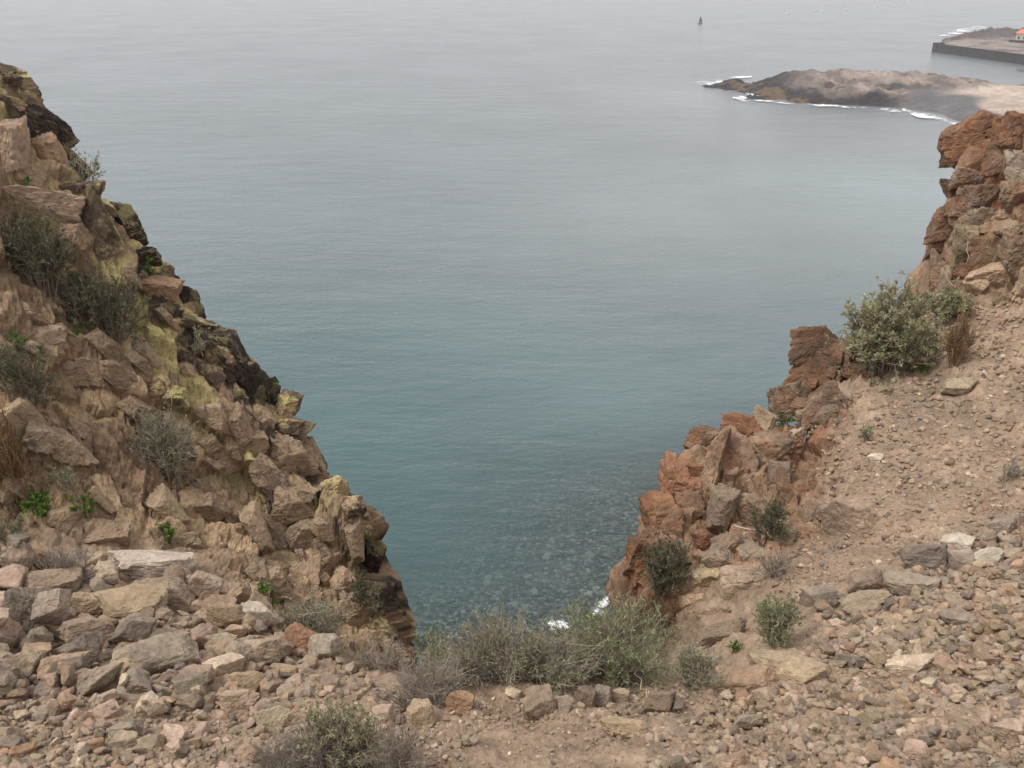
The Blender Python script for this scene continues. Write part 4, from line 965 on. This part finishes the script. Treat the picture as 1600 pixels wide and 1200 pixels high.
# the farther headland with quay and house
def head_colour(q, z, P3):
    n_ = len(q); nz_ = fbm(P3 / 16, 4, 19); px, py = project(P3)
    c = mixv(np.tile(C(134, 122, 112), (n_, 1)), np.tile(C(96, 87, 82), (n_, 1)), sstep(-0.1, 0.3, nz_))
    rock = sstep(4, -4, py - np.interp(px, [1460, 1530, 1600, 1700], [68, 60, 55, 50]) - 4 * nz_)
    return mixv(c, np.tile(C(80, 72, 68), (n_, 1)), rock), 0.15 + 0.85 * rock
qa, qb, qc = level(1464, 82), level(1570, 97.5), level(1680, 112)
head = [(1475, 66, 5.6), (1500, 70, 5.6), (1540, 78, 5.6), (1580, 85, 5.6), (1620, 90, 5.6), (1500, 58, 6.5), (1530, 48, 11), (1560, 46, 12), (1590, 45, 12), (1640, 43, 12), (1510, 54, 9), (1560, 62, 6), (1600, 68, 6), (1700, 70, 7), (1700, 95, 6)]
hx = []
for px, py, h in [(1480, 60, 5), (1530, 50, 9), (1560, 48, 9.5), (1590, 46, 10), (1640, 44, 10), (1700, 44, 10)]:
    p = level(px, py, h); hx += [(p[0] - 6, p[1] + 40, -2.0), (p[0] - 8, p[1] + 75, -3)]
for t in (0, .33, .66, 1.0):
    p = qa + (qc - qa) * t; hx += [(p[0] - 2, p[1] + 3, 5.4), (p[0], p[1] - 6, 4.6)]
hx += [(qa[0] - 6, qa[1] + 8, -3), (qa[0] - 5, qa[1] + 30, -3), (qa[0] - 30, qa[1] + 20, -3), (qa[0] - 30, qa[1] + 60, -3), (qa[0] - 5, qa[1] + 60, -3), (qa[0] + 6, qa[1] + 90, -2)]
hl = far_land('headland', head, hx, 300, 560, 560, 960, 200, 220, 1.6, head_colour, M['far'])
# keep the land behind the quay line
hv = hl.data; co = np.empty(len(hv.vertices) * 3, np.float32); hv.vertices.foreach_get('co', co); co = co.reshape(-1, 3)
dq = (qc - qa)[:2]; side = (co[:, 0] - qa[0]) * dq[1] - (co[:, 1] - qa[1]) * dq[0]
co[(side > -1.5 * np.linalg.norm(dq)) | (co[:, 0] < co[:, 1] * qa[0] / qa[1] + 3 + 5 * perlin(co * 0.05, 3)), 2] = -3.2; hv.vertices.foreach_set('co', co.ravel()); hv.update()
mq, nt, b, out = new_mat('dark_masonry')
pos = N(nt, 'ShaderNodeNewGeometry').outputs['Position']
nt.links.new(mixc(nt, mrange(nt, noise(nt, pos, 0.4, 5), 0.35, 0.65, 0, 1), lin(30, 29, 32), lin(52, 50, 42)), b.inputs['Base Color']); b.inputs['Roughness'].default_value = 0.9
def prism(bm, base, z0, z1):
    lo = [bm.verts.new((x, y, z0)) for x, y in base]; hi = [bm.verts.new((x, y, z1)) for x, y in base]
    k = len(base); bm.faces.new(lo[::-1]); bm.faces.new(hi)
    for i in range(k): bm.faces.new([lo[i], lo[(i + 1) % k], hi[(i + 1) % k], hi[i]])
def bm_obj(name, bm, mat, parent=None, loc=(0, 0, 0), rot=None):
    me = bpy.data.meshes.new(name); bmesh.ops.recalc_face_normals(bm, faces=bm.faces); bm.to_mesh(me); bm.free(); me.materials.append(mat)
    return link(name, me, parent, loc, rot)
u = dq / np.linalg.norm(dq); nv = np.array([-u[1], u[0]])
bm = bmesh.new(); L = np.linalg.norm(dq)
prism(bm, [(0, -0.6), (L, -0.6), (L, 3.2), (0, 3.2)], -3, 5.2)
quay = bm_obj('quay_wall', bm, mq, None, (qa[0], qa[1], 0), (0, 0, math.atan2(u[1], u[0])))
tag(quay, 'dark masonry quay wall along the front of the far headland', 'wall')
bm = bmesh.new(); prism(bm, [(-0.8, -1.0), (L, -1.0), (L, 0.2), (-0.8, 0.2)], 5.2, 6.0); bm_obj('parapet', bm, mq, quay)
bm = bmesh.new(); prism(bm, [(-4.5, -1.2), (0, -1.2), (0, 5.5), (-4.5, 5.5)], -3, 6.4); bm_obj('pier_head', bm, mq, quay)
def plain(name, c, rough=0.7):
    m, nt, b, out = new_mat(name); pos = N(nt, 'ShaderNodeNewGeometry').outputs['Position']
    nt.links.new(mixc(nt, 1.0, lin(*c), grey(nt, mrange(nt, noise(nt, pos, 0.9, 5), 0.3, 0.7, 0.8, 1.2)), 'MULTIPLY'), b.inputs['Base Color']); b.inputs['Roughness'].default_value = rough; return m
M['plaster'] = plain('pale_plaster', (190, 186, 170)); M['tiles'] = plain('red_roof', (206, 120, 92)); M['glass'] = plain('dark_pane', (46, 48, 54), 0.2); M['boat'] = plain('white_hull', (225, 225, 222), 0.4); M['bdark'] = plain('dark_sail', (70, 72, 76))
hp = level(1607, 66, 6.0)
house = bpy.data.objects.new('house', None); col.objects.link(house); house.location = hp; house.rotation_euler = (0, 0, R(-28))
tag(house, 'pale house with a red roof at the right end of the far headland', 'house')
bm = bmesh.new(); prism(bm, [(-9, -4), (9, -4), (9, 4), (-9, 4)], -1, 6.0); bm_obj('wall', bm, M['plaster'], house)
bm = bmesh.new()
vs = [bm.verts.new(c_) for c_ in [(-9.6, -4.6, 6.0), (9.6, -4.6, 6.0), (9.6, 4.6, 6.0), (-9.6, 4.6, 6.0), (-6, 0, 9.0), (6, 0, 9.0)]]
for f_ in ((0, 1, 5, 4), (2, 3, 4, 5), (1, 2, 5), (3, 0, 4), (3, 2, 1, 0)): bm.faces.new([vs[i] for i in f_])
bm_obj('roof', bm, M['tiles'], house)
for i in range(5):
    bm = bmesh.new(); x = -7 + 3.5 * i; prism(bm, [(x - .6, -4.08), (x + .6, -4.08), (x + .6, -3.9), (x - .6, -3.9)], 2.2, 4.0); bm_obj('window', bm, M['glass'], house)
bm = bmesh.new(); prism(bm, [(-13, -9), (10, -9), (10, -5.2), (-13, -5.2)], -1, 1.6); bm_obj('terrace_wall', bm, mq, house)
foam('surf_foam', 'white surf behind the far headland and its quay', [(1466, 57, .4), (1482, 53, .9), (1500, 49, 1.2), (1520, 45, 1.0), (1540, 43, .4)], 5, 0.03, 0.6)

# ------------------------------------------------------------------ boats
def hull(L_, B_, H_):
    bm = bmesh.new(); secs = []
    for t, wdt, up in ((-.5, .75, .9), (-.2, 1, .85), (.15, .95, .9), (.38, .55, 1.05), (.5, .06, 1.2)):
        secs.append([bm.verts.new((t * L_, sgn * B_ / 2 * wdt * k_, zz)) for sgn, k_, zz in ((-1, 1, H_ * up), (-1, .7, 0), (0, 1, -.25 * H_), (1, .7, 0), (1, 1, H_ * up))])
    for a_, b_ in zip(secs[:-1], secs[1:]):
        for i in range(4): bm.faces.new([a_[i], a_[i + 1], b_[i + 1], b_[i]])
        bm.faces.new([a_[4], a_[0], b_[0], b_[4]])
    bm.faces.new(secs[0]); bm.faces.new(secs[-1][::-1]); return bm
def motorboat(px, py, L_, yaw, label):
    q = level(px, py); e = bpy.data.objects.new('motor_boat', None); col.objects.link(e); e.location = q; e.rotation_euler = (0, 0, R(yaw)); tag(e, label, 'boat', 'small white boats far out')
    bm_obj('hull', hull(L_, L_ * .34, L_ * .14), M['boat'], e)
    bm = bmesh.new(); prism(bm, [(-.15 * L_, -.11 * L_), (.12 * L_, -.11 * L_), (.12 * L_, .11 * L_), (-.15 * L_, .11 * L_)], L_ * .12, L_ * .27); bm_obj('cabin', bm, M['boat'], e)
    bm = bmesh.new(); prism(bm, [(.12 * L_, -.1 * L_), (.14 * L_, -.1 * L_), (.14 * L_, .1 * L_), (.12 * L_, .1 * L_)], L_ * .17, L_ * .25); bm_obj('windscreen', bm, M['glass'], e)
for a in [(1231, 22, 6, 20, 'leftmost of the tiny white boats near the top edge'), (1274, 18, 6.5, -15, 'second tiny white boat from the left, close to the leftmost'), (1284, 17, 5, 60, 'tiny white boat just right of the second one from the left'),
          (1323, 16, 5.5, 10, 'tiny white boat in the middle of the far row'), (1369, 12, 7, 30, 'tiny white boat third from the right end of the far row'),
          (1396, 11, 6, -20, 'tiny white boat second from the right end of the far row'), (1411, 4, 7, 0, 'rightmost and highest of the tiny white boats')]:
    motorboat(*a)
q = level(1094, 37); sb = bpy.data.objects.new('sail_boat', None); col.objects.link(sb); sb.location = q; sb.rotation_euler = (0, 0, R(35)); tag(sb, 'lone dark sailing boat far out on the grey sea', 'boat')
bm_obj('hull', hull(6.5, 2.1, 1.0), M['bdark'], sb)
bm = bmesh.new(); prism(bm, [(.3, -.06), (.42, -.06), (.42, .06), (.3, .06)], .8, 8.2); bm_obj('mast', bm, M['bdark'], sb)
for nm, tri in (('main_sail', [(.25, 1.6), (-2.8, 1.6), (.25, 8.0)]), ('jib', [(.55, 1.4), (3.0, 1.2), (.5, 7.0)])):
    bm = bmesh.new(); a_ = [bm.verts.new((x, 0.03, z)) for x, z in tri]; b_ = [bm.verts.new((x, -0.03, z)) for x, z in tri]; bm.faces.new(a_); bm.faces.new(b_[::-1])
    for i in range(3): bm.faces.new([a_[i], b_[i], b_[(i + 1) % 3], a_[(i + 1) % 3]])
    bm_obj(nm, bm, M['bdark'], sb)

# ------------------------------------------------------------------ sea haze
mh = bpy.data.materials.new('sea_haze'); mh.use_nodes = True; nt = mh.node_tree; nt.nodes.clear()
out = N(nt, 'ShaderNodeOutputMaterial'); pv = N(nt, 'ShaderNodeVolumePrincipled'); pv.inputs['Color'].default_value = (0.93, 0.93, 0.96, 1); pv.inputs['Density'].default_value = 0.00024; pv.inputs['Anisotropy'].default_value = 0.0
nt.links.new(pv.outputs[0], out.inputs['Volume'])
bm = bmesh.new(); prism(bm, [(-6200, -40), (6200, -40), (6200, 6200), (-6200, 6200)], -32, CAMZ + 6); tag(bm_obj('haze', bm, mh), 'thin pale haze over the sea', 'haze', kind='stuff')
